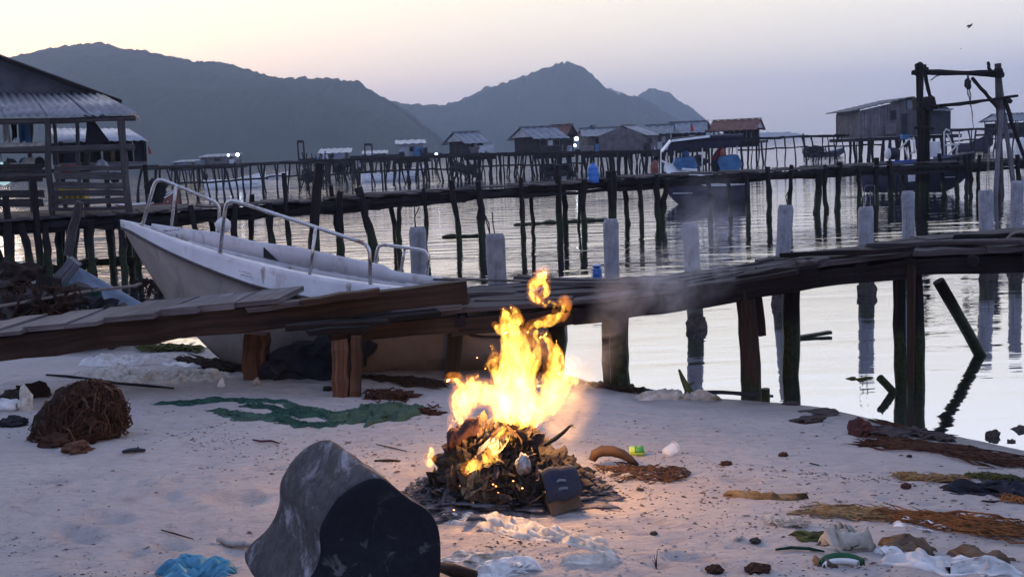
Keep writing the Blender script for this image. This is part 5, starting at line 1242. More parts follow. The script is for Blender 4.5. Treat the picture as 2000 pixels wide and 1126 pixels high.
# rubbish mound
b0 = S(985, 925)
mb = MB(); mb.lump((b0.x, FY + .02, b0.z + .02), (.30, .24, .26), .5, 5, 4, 3, -.3); mb.build('rubbish_mound', M['char'], fire)
mb = MB(); mb.lump((b0.x + .20, FY - .05, b0.z + .02), (.20, .18, .15), .5, 5, 4, 5, -.3); mb.build('rubbish_mound', M['char'], fire)
mb = MB(); mb.lump((b0.x - .12, FY + .0, b0.z + .10), (.17, .17, .22), .5, 5, 4.5, 8, -.3); mb.build('rubbish_mound', M['paper2'], fire)
def scrap(nu=3, nv=3, s=.05, amp=.35):
    mb = MB(); a = U(0, 9); mb.grid(lambda u, v: ((u - .5) * s, (v - .5) * s * .8, s * amp * (math.sin(u * 5 + a) + math.cos(v * 6 + a * 2)) * .5 + s * amp * U(-.3, .3)), nu, nv)
    me = bpy.data.meshes.new('scrap'); me.from_pydata([tuple(v) for v in mb.v], [], mb.f); return me
SCR = [scrap(6, 6, 1, U(.3, .8)) for _ in range(12)]
MESHC = {}
def scr_mesh(k, mt):
    if (k, mt) not in MESHC:
        m = SCR[k].copy(); m.materials.append(M[mt]); MESHC[(k, mt)] = m
    return MESHC[(k, mt)]
def put(mesh, name, p, s, parent=None, rot=None):
    o = bpy.data.objects.new(name, mesh); C.objects.link(o)
    if parent is not None: o.parent = parent; o.location = Vector(p) - WLOC[parent.name]
    else: o.location = p
    o.scale = s if hasattr(s, '__len__') else (s, s, s); o.rotation_euler = rot or (U(-1.2, 1.2), U(-1.2, 1.2), U(0, 6.3)); return o
for k in range(290):
    a = U(0, 6.283); h = rnd() ** .9; r = 1 - h * .66
    cx = b0.x + (U(-.02, .02)); x = cx + math.cos(a) * (.34 - .10 * (h > .35)) * r; y = FY + math.sin(a) * .29 * r
    if math.sin(a) > .3 and rnd() < .6: a = -a; y = FY - abs(math.sin(a)) * .30 * r
    z = b0.z + h * .27 + U(-.01, .03); ctr = x < b0.x + .08
    mt = random.choice(['paper', 'paper2', 'paper2', 'paper', 'char', 'ash'] if ctr and h > .2 else ['char', 'char', 'ash', 'paper2', 'black'])
    put(scr_mesh(k % 10, mt), 'burnt_scrap', (x, y, z), U(.05, .15), fire)
mbs = MB()
for k in range(2600):
    a = U(0, 6.283); r = rnd() ** .55; x = b0.x + math.cos(a) * .53 * r + .02; y = FY - .03 + math.sin(a) * .29 * r; e_ = max(0, 1 - r); z = T(x, y) + .004 + (.16 * e_ ** .8) * (rnd() ** .5) + .03 * rnd() * (r < .95); s = U(.004, .017)
    R_ = Matrix.Rotation(U(0, 6.3), 3, 'Z') @ Matrix.Rotation(U(-.35, .35), 3, 'X'); b = len(mbs.v)
    mbs.v += [Vector((x, y, z)) + R_ @ Vector(v) * s for v in ((-1, -.6, 0), (0, -.8, .5), (1, -.3, .1), (.8, .7, .3), (-.3, .9, .6), (-.9, .4, .1))]; mbs.face(range(b, b + 6))
o = mbs.build('ash_bits', M['ash'], fire); stuff(o)
mb = MB(); mb.lump((b0.x + .02, FY - .06, b0.z - .03), (.46, .30, .05), .6, 5, 5, 7); mb.build('ash_bed', M['ash'], fire, True)
mb = MB()
for k in range(26):
    x = b0.x + U(-.3, .1); y = FY - U(.1, .3); mb.lump((x, y, T(x, y) + U(.03, .16)), (.006, .006, .004), .3, 1)
o = mb.build('embers', M['ember'], fire); stuff(o)
mb = MB(); mb.lump(at(857, 698, 7.0) * 0 + at(932, 698, FY), (.004, .003, .003), .4, 1); one(mb, 'spark', M['ember'], 'single spark flying left of the flames', 'spark')
# things in the fire
def curved_box(label):
    p = at(1092, 905, FY - .30); g = T(p.x, p.y)
    t = thing('cardboard_box', label, 'box', (p.x, p.y, g))
    Rz_ = Matrix.Rotation(.25, 3, 'Z') @ Matrix.Rotation(-.12, 3, 'Y')
    mb = MB(); mb.box((p.x, p.y, g + .05), (.16, .13, .10), Rz_, .015); mb.build('carton', M['card'], t)
    mb = MB(); mb.grid(lambda u, v: Vector((p.x, p.y, g + .105)) + Rz_ @ Vector(((u - .5) * .175, -.085 + v * .10, -.03 + .15 * math.sin(v * 2.2) * (1 - .35 * abs(u - .4)) + .008 * math.sin(u * 9))), 10, 8); f = mb.build('blue_flap', M['navybox'], t, True, solid=.006)
    for k in range(2):
        mb = MB(); mb.grid(lambda u, v: Vector((p.x, p.y, g + .105)) + Rz_ @ Vector((-.025 + u * .045, -.088 + (.14 + .13 * k + v * .04) * .10, -.026 + .15 * math.sin((.14 + .13 * k + v * .04) * 2.2) * (1 - .35 * abs((-.05 + u * .09) / .19 + .5 - .4)))), 6, 1); mb.build('faded_print_line', M['tinb'], f, solid=.002)
    return t
curved_box('blue and brown carton with a curled blue flap at the side of the bonfire')
mb = MB(); P = [at(x, y, FY - .25) for x, y in ((1062, 868), (1085, 856), (1102, 842), (1112, 832), (1120, 829))]; mb.tube(P, [.012, .011, .009, .007, .002], 7, .1); one(mb, 'charred_stick', M['black'], 'black curved stick poking up behind the blue flap', 'stick')
mb = MB(); mb.lump(at(1022, 905, FY - .30), (.035, .03, .05), .4, 3, 2, 3); one(mb, 'foil_packet', plain('foil', (.45, .45, .48), (.12, .12, .14), 30, .25, .9, .5, .8, .01), 'crumpled silvery foil packet in front of the burning heap', 'foil packet', None, True)
g = S(1104, 945); mb = MB(); mb.lump(g + Vector((0, 0, .035)), (.035, .03, .045), .12, 3); one(mb, 'coconut_husk', M['horn'], 'small brown husk at the foot of the carton', 'husk', None, True)
g = S(1140, 935); mb = MB(); mb.lump(g + Vector((0, 0, .02)), (.055, .04, .04), .6, 3, 3, 2); one(mb, 'charred_lump', M['black'], 'black charred lump just right of the carton', 'charred lump')
g = S(930, 953); mb = MB(); mb.lump(g + Vector((0, 0, .008)), (.04, .02, .018), .5, 3, 3, 5); one(mb, 'charred_lump', M['char'], 'black charred scrap lying alone below the fire', 'charred lump')
g = S(975, 915); mb = MB(); mb.lump(g + Vector((-.0, 0, .04)), (.085, .05, .055), .25, 3, 2, 5); one(mb, 'charred_lump', M['black'], 'rounded black lump between the small flames and the foil packet', 'charred lump', None, True)
p = at(905, 845, FY - .1); mb = MB(); mb.grid(lambda u, v: p + Vector(((u - .5) * .16, -.04 * math.sin(v * 3), (v - .5) * .10 + (u - .5) * .09 + .012 * math.sin(u * 12))), 10, 6); one(mb, 'burning_carton', M['redrock'], 'reddish brown curled carton at the left shoulder of the heap', 'carton', None, True, .006)
# smoke
def mat_smoke(name, dens, sc_=1., seed=0., col=(.80, .82, .92)):
    n = N(name); n.t.nodes.remove(n.b); P = n.n('ShaderNodeTexCoord').outputs['Object']; W = pos(n)
    d = n.n('ShaderNodeVectorMath', {0: P}, operation='LENGTH').outputs['Value']; fall = n.mr(d, .15, 1., 1., 0.); fall = n.math('POWER', n.math('MAXIMUM', fall, 0.), 1.4)
    mp = n.n('ShaderNodeMapping', {'Vector': W, 'Location': (seed, seed, 0)}).outputs[0]
    f = n.mr(n.noise(mp, 4.5 * sc_, 4, .6, 1.2), .40, .66)
    v = n.n('ShaderNodeVolumePrincipled', {'Color': (*col, 1), 'Density': n.math('MULTIPLY', n.math('MULTIPLY', fall, f), dens)})
    n.l(v.outputs[0], n.out.inputs['Volume'])
    try: n.m.cycles.volume_step_rate = 1.2
    except Exception: pass
    return n.m
SMK = [mat_smoke('smoke_low', 6.5, 1.6, 1, (.95, .86, .78)), mat_smoke('smoke_mid', 4.2, 1.2, 4), mat_smoke('smoke_high', 1.6, .8, 9)]
smoke = thing('smoke', 'thin grey smoke drifting from the bonfire over the piers towards the covered boat', 'smoke', at(1130, 800, FY)); smoke['kind'] = 'stuff'
for px, py, Y, rx, rz, ang, k in ((1118, 775, 5.5, 62, 105, .08, 0), (1100, 830, 5.45, 50, 70, .3, 0), (1165, 690, 5.9, 60, 110, .35, 1), (1215, 590, 6.5, 75, 85, .5, 1), (1290, 560, 7.2, 110, 60, .9, 1), (1370, 500, 8.2, 95, 120, .3, 1), (1390, 415, 11., 90, 100, .1, 2)):
    bm = bmesh.new(); bmesh.ops.create_icosphere(bm, subdivisions=3, radius=1); me = bpy.data.meshes.new('smoke_puff'); bm.to_mesh(me); bm.free(); me.materials.append(SMK[k])
    o = bpy.data.objects.new('smoke_puff', me); C.objects.link(o); o.parent = smoke; o.location = at(px, py, Y) - WLOC[smoke.name]; s = Y / F; o.scale = (rx * s, rx * s * .8, rz * s); o.rotation_euler = (0, ang, 0)
# ================================================================ foreground stump
def mat_stump():
    n = N('weathered_stump'); P = pos(n); mp = n.n('ShaderNodeMapping', {'Vector': P, 'Rotation': (0, .5, -.5), 'Scale': (1, .35, 1)}).outputs[0]
    f = n.mr(n.noise(mp, 5., 7, .75, .8), .52, .63); g = n.noise(mp, 30., 5, .7)
    col = n.mix(n.mr(g, .35, .7), (.030, .030, .036), (.065, .063, .072)); col = n.mix(n.math('MULTIPLY', f, .9), col, (.22, .22, .25)); 
    col = n.mix(n.mr(n.noise(P, 9., 4), .6, .7, 0, .6), col, (.05, .048, .052))
    n.set(col, .85, 0., .08); n.bump(g, .8, .008); return n.m
def mat_stumpface():
    n = N('charred_stump_face'); P = pos(n); f = n.mr(n.noise(P, 10., 5, .65, .6), .57, .63); z = n.n('ShaderNodeSeparateXYZ', {0: P}).outputs[2]
    k = n.mr(z, .45, .72, 1., .15)
    col = n.mix(n.math('MULTIPLY', f, k), n.mix(n.noise(P, 30., 4), (.008, .009, .014), (.018, .019, .024)), (.10, .095, .10)); n.set(col, .9, 0., .06); n.bump(n.noise(P, 45., 5), .9, .008); return n.m
def stump():
    Y0 = 3.72
    fr = [(739, 932), (755, 938), (768, 950), (783, 964), (800, 976), (825, 988), (840, 1000), (850, 1015), (857, 1034), (860, 1055), (861, 1090), (859, 1126), (856, 1165), (848, 1205), (815, 1238), (760, 1252), (700, 1256), (640, 1252), (590, 1244), (560, 1228), (544, 1206), (545, 1188), (560, 1172), (585, 1153), (604, 1130), (616, 1110), (623, 1092), (627, 1072), (623, 1045), (626, 1025), (637, 1006), (648, 988), (662, 972), (678, 957), (695, 946), (716, 935)]
    # denser loop
    D = []
    for i in range(len(fr)):
        a, b = fr[i], fr[(i + 1) % len(fr)]
        for k in range(3): D.append((a[0] + (b[0] - a[0]) * k / 3, a[1] + (b[1] - a[1]) * k / 3))
    for _ in range(2): D = [((D[i - 1][0] + 2 * D[i][0] + D[(i + 1) % len(D)][0]) / 4, (D[i - 1][1] + 2 * D[i][1] + D[(i + 1) % len(D)][1]) / 4) for i in range(len(D))]
    Fp = [at(x, y, Y0 + (1126 - y) * .0003) for x, y in D]; c = sum(Fp, Vector()) / len(Fp)
    off = Vector((-.265, .56, .012)); n = len(D); lay = [(0, 1.0, 0), (.012, 1.012, 0), (.05, 1.018, 0), (.2, 1.0, 0), (.35, .975, 0), (.5, .97, 0), (.65, .975, 0), (.8, .985, 0), (.92, .98, 0), (.975, .96, 0), (1., .90, 0)]
    t = thing('tree_stump', 'big weathered grey stump with a flat black cut face, lying in the foreground sand', 'stump', (c.x, c.y, T(c.x, c.y)))
    mb = MB(); bb = len(mb.v)
    for (k, s, _) in lay:
        for i, p in enumerate(Fp):
            r = p - c; q = c + off * k + Vector((r.x * s, r.y, r.z * s)); w_ = mn.noise(q * 5) * .012; mb.v.append(q + r.normalized() * w_)
    for j in range(len(lay) - 1):
        for i in range(n):
            i2 = (i + 1) % n; mb.face((j * n + i, (j + 1) * n + i, (j + 1) * n + i2, j * n + i2))
    mb.face([(len(lay) - 1) * n + i for i in range(n)][::-1])
    mb.build('trunk', mat_stump(), t, True)
    mb = MB(); cc = c + Vector((0, -.004, 0))
    rings = [1.0, .97, .8, .5, .2]
    for s in rings:
        for p in Fp: r = p - c; q = cc + Vector((r.x * s, r.y - (.006 if s < .99 else -.003), r.z * s)); q.y += mn.noise(q * 7) * .01 * (s < .99); mb.v.append(q)
    for j in range(len(rings) - 1):
        for i in range(n): i2 = (i + 1) % n; mb.face((j * n + i, j * n + i2, (j + 1) * n + i2, (j + 1) * n + i))
    mb.face([(len(rings) - 1) * n + i for i in range(n)])
    mb.build('cut_face', mat_stumpface(), t, True)
stump()
# ================================================================ cloth, nets and weed on the sand
def rag(name, label, cat, p0, p1, w0, w1, h, mt, seed=0, folds=5, ragged=.3, nu=90, nv=36, lift=0., twist=0., group=None):
    a, b = S(*p0), S(*p1); ax = (b - a); ax.z = 0; ln = ax.length; ax.normalize(); sd_ = Vector((-ax.y, ax.x, 0)); mb = MB()
    W = [w0, w1]
    def f(u, v):
        vv = 2 * v - 1; wd = (w0 * (1 - u) + w1 * u) * (.55 + .45 * math.sin(math.pi * min(1, max(0, u))) ** .5) * .5
        wd *= 1 + ragged * mn.noise(Vector((u * 6, (1 if vv > 0 else -1) * 3, seed)))
        p = a + ax * (u * ln + ragged * .12 * mn.noise(Vector((vv * 4, seed, u > .5)))) + sd_ * (vv * wd + ragged * wd * mn.noise(Vector((u * 3, seed, 5))) * .8)
        q = Vector((u * ln * 4 + vv * twist, vv * folds * .6, seed * 1.7))
        e = max(0, 1 - abs(vv) ** 3) * max(0, 1 - (abs(2 * u - 1)) ** 8)
        r = 1 - abs(mn.noise(q)) * 3.2; r2 = 1 - abs(mn.noise(q * 2.6 + Vector((0, 4, 0)))) * 3; r3 = mn.noise(q * 7 + Vector((1, 4, 0))) + .6 * mn.noise(q * 15); z = h * (max(-.3, r) * .7 + max(-.3, r2) * .35 + .18 + .12 * r3) * e - .004 + lift; wd *= 1 + .25 * ragged * mn.noise(q * 6)
        p.z = T(p.x, p.y) + z; return p
    mb.grid(f, nu, nv)
    return one(mb, name, M[mt], label, cat, group, True, .004)
def strands(mb, p0, p1, w_, n, r, h=.01, wob=.08, curl=1., cover=.7):
    a, b = S(*p0), S(*p1); ax = (b - a); ax.z = 0; ln = ax.length; ax.normalize(); sd_ = Vector((-ax.y, ax.x, 0))
    for k in range(n):
        u0 = rnd() * (1 - cover * .5); l_ = U(.2, cover); o = (rnd() - .5 + rnd() - .5) * w_ * .7; ph = U(0, 9); P = []
        for i in range(7):
            u = u0 + l_ * i / 6
            if u > 1.05: break
            p = a + ax * (u * ln) + sd_ * (o + math.sin(u * 7 * curl + ph) * wob * w_ + mn.noise(Vector((u * 5, ph, 0))) * w_ * .5); p.z = T(p.x, p.y) + h * rnd() + r; P.append(p)
        if len(P) > 2: k_ = U(.5, 1.3); mb.tube(P, [r * .3 * k_] + [r * k_] * (len(P) - 2) + [r * .3 * k_], 4)
def weed(name, label, cat, p0, p1, w_, n, r, mt, h=.02, group=None, bed=True, **k):
    mb = MB(); strands(mb, p0, p1, w_, n, r, h, **k)
    if bed:
        a, b = S(*p0), S(*p1); m = max(4, int((b - a).length / (w_ * .6)))
        for i in range(m):
            c = a.lerp(b, (i + .5) / m) + Vector((U(-.2, .2) * w_, U(-.2, .2) * w_, 0)); c.z = T(c.x, c.y); (mb.lump(c, (w_ * U(.2, .5), w_ * U(.10, .25), h * U(.3, .8)), 1.3, 3, 3.5, i + p0[0]) if rnd() < .4 else None)
    return one(mb, name, M[mt], label, cat, group)
rag('plastic_sheet', 'long muddy white plastic sheet under the gangway left of the short post', 'plastic sheet', (158, 728), (440, 738), .42, .6, .08, 'sack', 3, 5, .4)
rag('plastic_sheet', 'narrow whitish roll of sheet directly behind the long muddy sheet', 'plastic sheet', (155, 712), (350, 710), .2, .16, .09, 'whiteplastic', 5, 3, .3)
rag('plastic_sheet', 'grey crumpled strip of sheet near the hull bottom', 'plastic sheet', (300, 705), (460, 720), .2, .15, .03, 'whiteplastic', 8, 4, .6)
def net():
    g = S(520, 805); t = thing('fishing_net', 'dark green fishing net lying in loose strips on the sand before the twin posts', 'fishing net', g)
    for k, (a, b, w0, w1, h, mt) in enumerate((((300, 790), (430, 782), .10, .16, .018, 'netmesh'), ((400, 778), (560, 786), .12, .10, .016, 'netmesh'), ((410, 800), (560, 818), .12, .20, .020, 'netpale'), ((520, 806), (660, 818), .14, .12, .022, 'netmesh'), ((530, 822), (660, 832), .10, .12, .020, 'netmesh'), ((470, 792), (610, 802), .08, .08, .02, 'netmesh'), ((560, 790), (640, 808), .07, .09, .018, 'netpale'))):
        o = rag('net_strip', 'x', 'x', a, b, w0 * 1.35, w1 * 1.35, h * 1.3, mt, k + 4, 6, .7); o.parent = t; o.location = o.location - g; WLOC[o.name] = g
        for q in ('label', 'category', 'kind'): del o[q]
net()
rag('cloth', 'greyish green cloth heap between the twin posts and the fire', 'cloth', (690, 806), (812, 812), .62, .55, .075, 'netl', 7, 4, .45, 50, 30)
rag('cloth', 'small bright green cloth corner joined to the net', 'cloth', (640, 818), (710, 812), .22, .25, .05, 'netl', 17, 4, .6)
rag('sack', 'long pale sack cloth twisted in folds right of the stump', 'sack', (930, 1010), (1205, 1080), .24, .10, .045, 'sack', 2, 6, .4, 60, 26, twist=2)
rag('sack', 'pale neck of the sack lying against the stump', 'sack', (845, 1012), (955, 1020), .08, .14, .035, 'sack', 12, 3, .3)
rag('sack', 'tapered rolled end of sack below the long sack cloth', 'sack', (1095, 1100), (1208, 1090), .05, .09, .035, 'sack', 22, 3, .2)
rag('rag', 'crumpled white rag on the sand between stump and sack', 'rag', (875, 1092), (1010, 1085), .16, .08, .03, 'sack', 31, 5, .8)
rag('plastic_bag', 'knotted white plastic bag at the bottom edge right of the stump', 'plastic bag', (930, 1122), (1050, 1112), .16, .12, .05, 'whiteplastic', 33, 4, .7)
rag('plastic_bag', 'bright blue plastic bag at the bottom edge left of the stump', 'plastic bag', (318, 1122), (455, 1116), .16, .15, .06, 'bluebag', 41, 4, .6)
rag('cloth', 'black cloth heap by the frame edge on the orange weed', 'cloth', (1845, 955), (2020, 958), .20, .26, .05, 'blackcloth', 51, 5, .6)
rag('sack', 'straw coloured flattened bundle lying alone on the sand', 'bundle', (1412, 968), (1530, 975), .07, .07, .035, 'straw', 61, 4, .4)
rag('paper', 'crumpled brown paper tuft on the end of the straw bundle', 'paper', (1515, 972), (1560, 974), .07, .04, .03, 'straw', 62, 4, .8, 20, 12)
rag('sack', 'round edged white shell shaped mat on the orange weed', 'mat', (1745, 1022), (1860, 1030), .15, .17, .028, 'whiteplastic', 63, 2, .2)
rag('cardboard', 'pale grey crumpled carton standing in the rubbish row', 'carton', (1610, 1062), (1700, 1072), .14, .12, .10, 'tarp', 71, 7, .6, 24, 14)
rag('cardboard', 'brown tilted carton piece in the rubbish row right of the grey one', 'carton', (1730, 1070), (1815, 1078), .12, .12, .065, 'card', 73, 6, .6, 24, 14)
rag('cloth', 'dark stone like cloth lump at the right end of the rubbish row', 'cloth', (1865, 1082), (1965, 1100), .12, .16, .06, 'card', 74, 6, .6, 24, 14)
rag('plastic_bag', 'large crumpled white plastic bags along the bottom right', 'plastic bag', (1720, 1092), (1990, 1118), .16, .18, .05, 'whiteplastic', 75, 6, .8, 60, 24)
rag('plastic_bag', 'thin creamy plastic film in front of the brown tilted carton', 'plastic bag', (1715, 1078), (1800, 1092), .08, .1, .04, 'whiteplastic', 77, 4, .7, 24, 14)
rag('cloth', 'olive and brown rags left of the grey carton', 'cloth', (1560, 1045), (1650, 1060), .12, .12, .03, 'weedg', 81, 4, .7)
rag('net_sack', 'grey plastic and net heap at the water line under the smoke', 'net heap', (1245, 778), (1400, 780), .2, .22, .075, 'tarp', 82, 4, .6)
rag('cloth', 'green leafy scrap at the water line right of the dark pier leg', 'scrap', (1222, 760), (1290, 768), .14, .12, .03, 'netl', 83, 4, .7, 20, 12)
# green curved shoe sole / watermelon rind
g = S(1640, 1106); t = thing('shell_rind', 'green curved rind with white inner lying at the lower right', 'rind', g)
def arcp(r, a, z): return g + Vector((math.cos(a) * r * 1.0, -.05 + math.sin(a) * r * .8, z))
mb = MB(); mb.grid(lambda u, v: arcp(.10 - .016 * v, .35 + u * 2.4, .005 + .030 * math.sin(v * 3.14) + .01 * math.sin(u * 3.14)), 24, 6); mb.build('rind', M['green'], t, True, solid=.004)
mb = MB(); mb.grid(lambda u, v: arcp(.083 - .018 * v, .45 + u * 2.5, .008 + .02 * math.sin(v * 3.14)), 24, 4); mb.build('flesh', M['whiteplastic'], t, True, solid=.003)
rag('rag', 'light brown soaked rag at the left tip of the green rind', 'rag', (1592, 1098), (1625, 1106), .07, .06, .03, 'card', 84, 3, .5, 16, 10)
weed('seaweed', 'orange seaweed band from the white mat to the frame edge', 'seaweed', (1690, 1003), (2030, 1050), .20, 190, .003, 'weed', .03)
weed('seaweed', 'brown seaweed strip left of the white mat', 'seaweed', (1560, 998), (1790, 1012), .13, 110, .0028, 'straw', .02)
weed('seaweed', 'mustard seaweed strip above the black cloth', 'seaweed', (1735, 930), (1890, 942), .11, 130, .003, 'straw', .025)
weed('seaweed', 'olive seaweed just behind the black cloth', 'seaweed', (1880, 932), (2010, 945), .11, 110, .003, 'weedg', .03)
weed('seaweed', 'small orange seaweed piece under the black cloth at the edge', 'seaweed', (1950, 975), (2030, 985), .07, 30, .004, 'weed', .025)
weed('seaweed', 'pale feathery straw tuft at the left of the rubbish row', 'straw tuft', (1480, 1018), (1580, 1030), .09, 60, .003, 'sack', .03, bed=False)
weed('seaweed', 'long dark wrack line along the water at lower right', 'wrack', (1680, 858), (2030, 915), .34, 260, .0045, 'root', .025)
weed('seaweed', 'black wet wrack before the paired pier legs', 'wrack', (1700, 838), (1860, 862), .16, 90, .008, 'rock', .03)
weed('seaweed', 'thin brown wrack at the feet of the paired pier legs', 'wrack', (1690, 820), (1840, 850), .1, 50, .005, 'root', .012)
weed('seaweed', 'dark wrack line left of the fire under the pier', 'wrack', (700, 735), (870, 758), .2, 60, .007, 'dirt', .02)
weed('seaweed', 'brown leaf litter heap right of the twin posts', 'leaf heap', (712, 778), (790, 775), .3, 70, .006, 'root', .05)
weed('seaweed', 'brown husk shreds between the green cloth and the fire', 'husk shreds', (800, 803), (850, 808), .18, 50, .004, 'root', .025)
weed('seaweed', 'dark wrack at the water line behind the fire', 'wrack', (1145, 750), (1260, 768), .22, 70, .008, 'dirt', .03)
weed('seaweed', 'dark weed and shells in the gap under the gangway by the hull', 'wrack', (255, 684), (400, 686), .28, 70, .010, 'weedg', .05)
weed('seaweed', 'dark weed fringe against the hull bottom', 'wrack', (350, 698), (470, 728), .25, 70, .010, 'dirt', .04)
# twigs, sticks, ropes
def stick(label, P, r, mt='wgrey', name='stick', cat='stick', lift=.006):
    mb = MB(); Q = []
    for (x, y) in P: q = S(x, y); q.z += lift + r; Q.append(q)
    mb.tube(Q, [r * .7] + [r] * (len(Q) - 2) + [r * .6], 7, .08); return one(mb, name, M[mt], label, cat, None, True)
stick('long dark rope lying behind the root ball towards the hull', [(90, 735), (130, 738), (180, 744), (230, 752), (290, 757), (340, 762)], .012, 'black', 'rope', 'rope')
stick('pale driftwood stick touching the stump foot', [(425, 1060), (450, 1064), (480, 1070), (500, 1076)], .016, 'driftwood', 'driftwood', 'driftwood')
stick('rusty red twig between the net and the stump', [(494, 862), (510, 865), (530, 864), (546, 869)], .007, 'redrock')
stick('thin stem left of the bonfire ash', [(735, 870), (765, 875), (795, 884)], .004, 'root')
stick('flat brown stick running into the ash on its left', [(732, 900), (760, 903), (782, 904)], .008, 'root')
stick('thin grey twig on the near left sand', [(315, 1038), (345, 1046), (378, 1056)], .004, 'wmid')
stick('dark green cord in the rubbish row', [(1515, 1078), (1545, 1074), (1580, 1076), (1610, 1082)], .007, 'net', 'cord', 'cord')
stick('dark flat twig right of the black cloth front', [(1918, 982), (1940, 984), (1952, 982)], .006, 'black')
stick('thin brown twig by the frame edge above the seaweed', [(1910, 917), (1960, 918)], .003, 'root')
stick('dark splinter on the sand above the straw bundle', [(1582, 909), (1600, 912)], .006, 'black')
stick('blackened slat at the bottom edge right of the stump', [(858, 1122), (890, 1130), (930, 1138)], .03, 'wbrown', 'slat', 'slat')
stick('dark rope end near the green cloth', [(760, 782), (778, 782), (792, 788), (800, 776)], .007, 'root', 'rope', 'rope')
stick('long dark driftwood lying along the water by the brown pier leg', [(1370, 770), (1410, 770), (1450, 773), (1510, 778)], .018, 'black', 'driftwood', 'driftwood')
g = S(1282, 1108); mb = MB()
for dx, h in ((-.008, .06), (.006, .08), (-.015, .04)): mb.tube([g, g + Vector((dx * .3, 0, h * .5)), g + Vector((dx, 0, h))], [.0025, .002, .001], 5)
one(mb, 'twig', M['root'], 'tiny forked twig standing upright in the sand right of the sacks', 'twig')
g = S(1337, 768); mb = MB(); mb.tube([g + Vector((.04, 0, 0)), g + Vector((-.01, 0, .12)), g + Vector((-.04, 0, .2))], [.03, .02, .01], 7, .15); mb.tube([g + Vector((.0, 0, .05)), g + Vector((.08, 0, .09))], [.014, .008], 6, .1); one(mb, 'driftwood', M['weedg'], 'upright dark forked stub at the water line beside the grey net heap', 'driftwood')
# nail-like feature, white curls and cups
def cup(label, px, py, r, h, mt, name, cat, R_):
    g = S(px, py); t = thing(name, label, cat, g); c = g + Vector((0, 0, r * .9))
    mb = MB(); mb.lathe(c, [(r * .95, -h / 2), (r, -h * .4), (r, h * .35), (r * .8, h * .46), (r * .8, h / 2)], 20, R_); mb.build('body', M[mt], t, True); return t, c
Rl = Matrix.Rotation(-.1, 3, 'Z') @ Matrix.Rotation(math.pi / 2, 3, 'Y')
t, c = cup('small yellow green drinks can with dark green print lying beside the curved horn', 1244, 888, .027, .088, 'lime', 'drinks_can', 'drinks can', Rl)
mb = MB(); r = .0275; mb.grid(lambda u, v: c + Rl @ Vector((math.cos(2.2 + u * 2.6) * r, math.sin(2.2 + u * 2.6) * r, -.012 + v * .05)), 12, 2); mb.build('printed_label', M['limed'], t, True, solid=.001)
mb = MB(); r = .0285
for a0, v0, v1 in ((2.9, .0, .02), (3.1, .004, .024), (3.3, -.002, .018), (3.5, .002, .02)): mb.grid(lambda u, v: c + Rl @ Vector((math.cos(a0 + u * .1) * r, math.sin(a0 + u * .1) * r, v0 + v * (v1 - v0))), 2, 2)
mb.build('pale_print', M['lime'], t, solid=.0006)
mb = MB(); mb.lathe(c, [(.0235, -.046), (.0235, -.044), (.02, -.0435)], 16, Rl); mb.build('lid', M['steel'], t)
t, c = cup('crushed clear plastic cup lying alone on the sand right of the can', 1310, 888, .032, .08, 'clear', 'plastic_cup', 'plastic cup', Matrix.Rotation(.6, 3, 'Z') @ Matrix.Rotation(1.25, 3, 'Y'))
mb = MB(); mb.tube([c + Matrix.Rotation(.6, 3, 'Z') @ Matrix.Rotation(1.25, 3, 'Y') @ Vector((math.cos(a) * .034, math.sin(a) * .034, .04)) for a in np.linspace(0, 6.28, 17)], .002, 5); mb.build('rim', M['clear'], t)
# curved horn / palm sheath
P = [at(x, y, S(1200, 912).y) for x, y in ((1157, 898), (1162, 886), (1176, 880), (1196, 880), (1215, 886), (1232, 897), (1246, 908))]
mb = MB(); Q = [P[0]]; 
mb.tube(P, [.020, .028, .030, .030, .027, .020, .010], 14, .02); one(mb, 'palm_sheath', M['horn'], 'brown curved horn shaped husk arching between the carton and the can', 'husk', None, True)
# shreds by the fire's right side
weed('husk_shreds', 'scattered brown shreds under the curved husk', 'husk shreds', (1155, 915), (1340, 930), .22, 120, .0035, 'rootl', .02, bed=False, cover=.25)
for k, (x, y, s, mt, lab) in enumerate(((1192, 928, .02, 'tarp', 'pale crumpled scrap under the curved husk'), (1225, 932, .022, 'tarp', 'flat grey scrap right below the curved husk'), (1340, 925, .018, 'rock', 'small dark pointed scrap right of the shreds'), (1250, 957, .012, 'rock', 'small grey chip below the can'), (1277, 1043, .013, 'rock', 'small dark stone right of the sacks'), (1475, 1058, .018, 'rock', 'dark brown pebble left of the rubbish row'), (1443, 1053, .015, 'tarp', 'pale pebble pair left of the rubbish row'), (1418, 908, .022, 'root', 'brown leaf clump above the straw bundle'), (1530, 890, .02, 'root', 'reddish leaf on the dark drift line'), (1955, 895, .02, 'boatblue', 'tiny blue fragment near the wrack by the frame edge'), (1776, 892, .012, 'black', 'tiny black fragment on bare sand below the wrack'), (1770, 952, .022, 'redrock', 'reddish stone below the mustard seaweed'), (1395, 1118, .03, 'root', 'brown husk lump at the bottom edge'), (1480, 1118, .035, 'root', 'larger rooty lump at the bottom edge'), (360, 742, .02, 'black', 'dark knob on the end of the long rope'), (640, 762, .03, 'dirt', 'dark clod at the foot of the twin posts'))):
    g = S(x, y); mb = MB(); mb.lump(g + Vector((0, 0, s * .4)), (s * U(1, 1.5), s, s * .7), .5, 3, 2.5, k); one(mb, 'scrap', M[mt], lab, 'scrap')
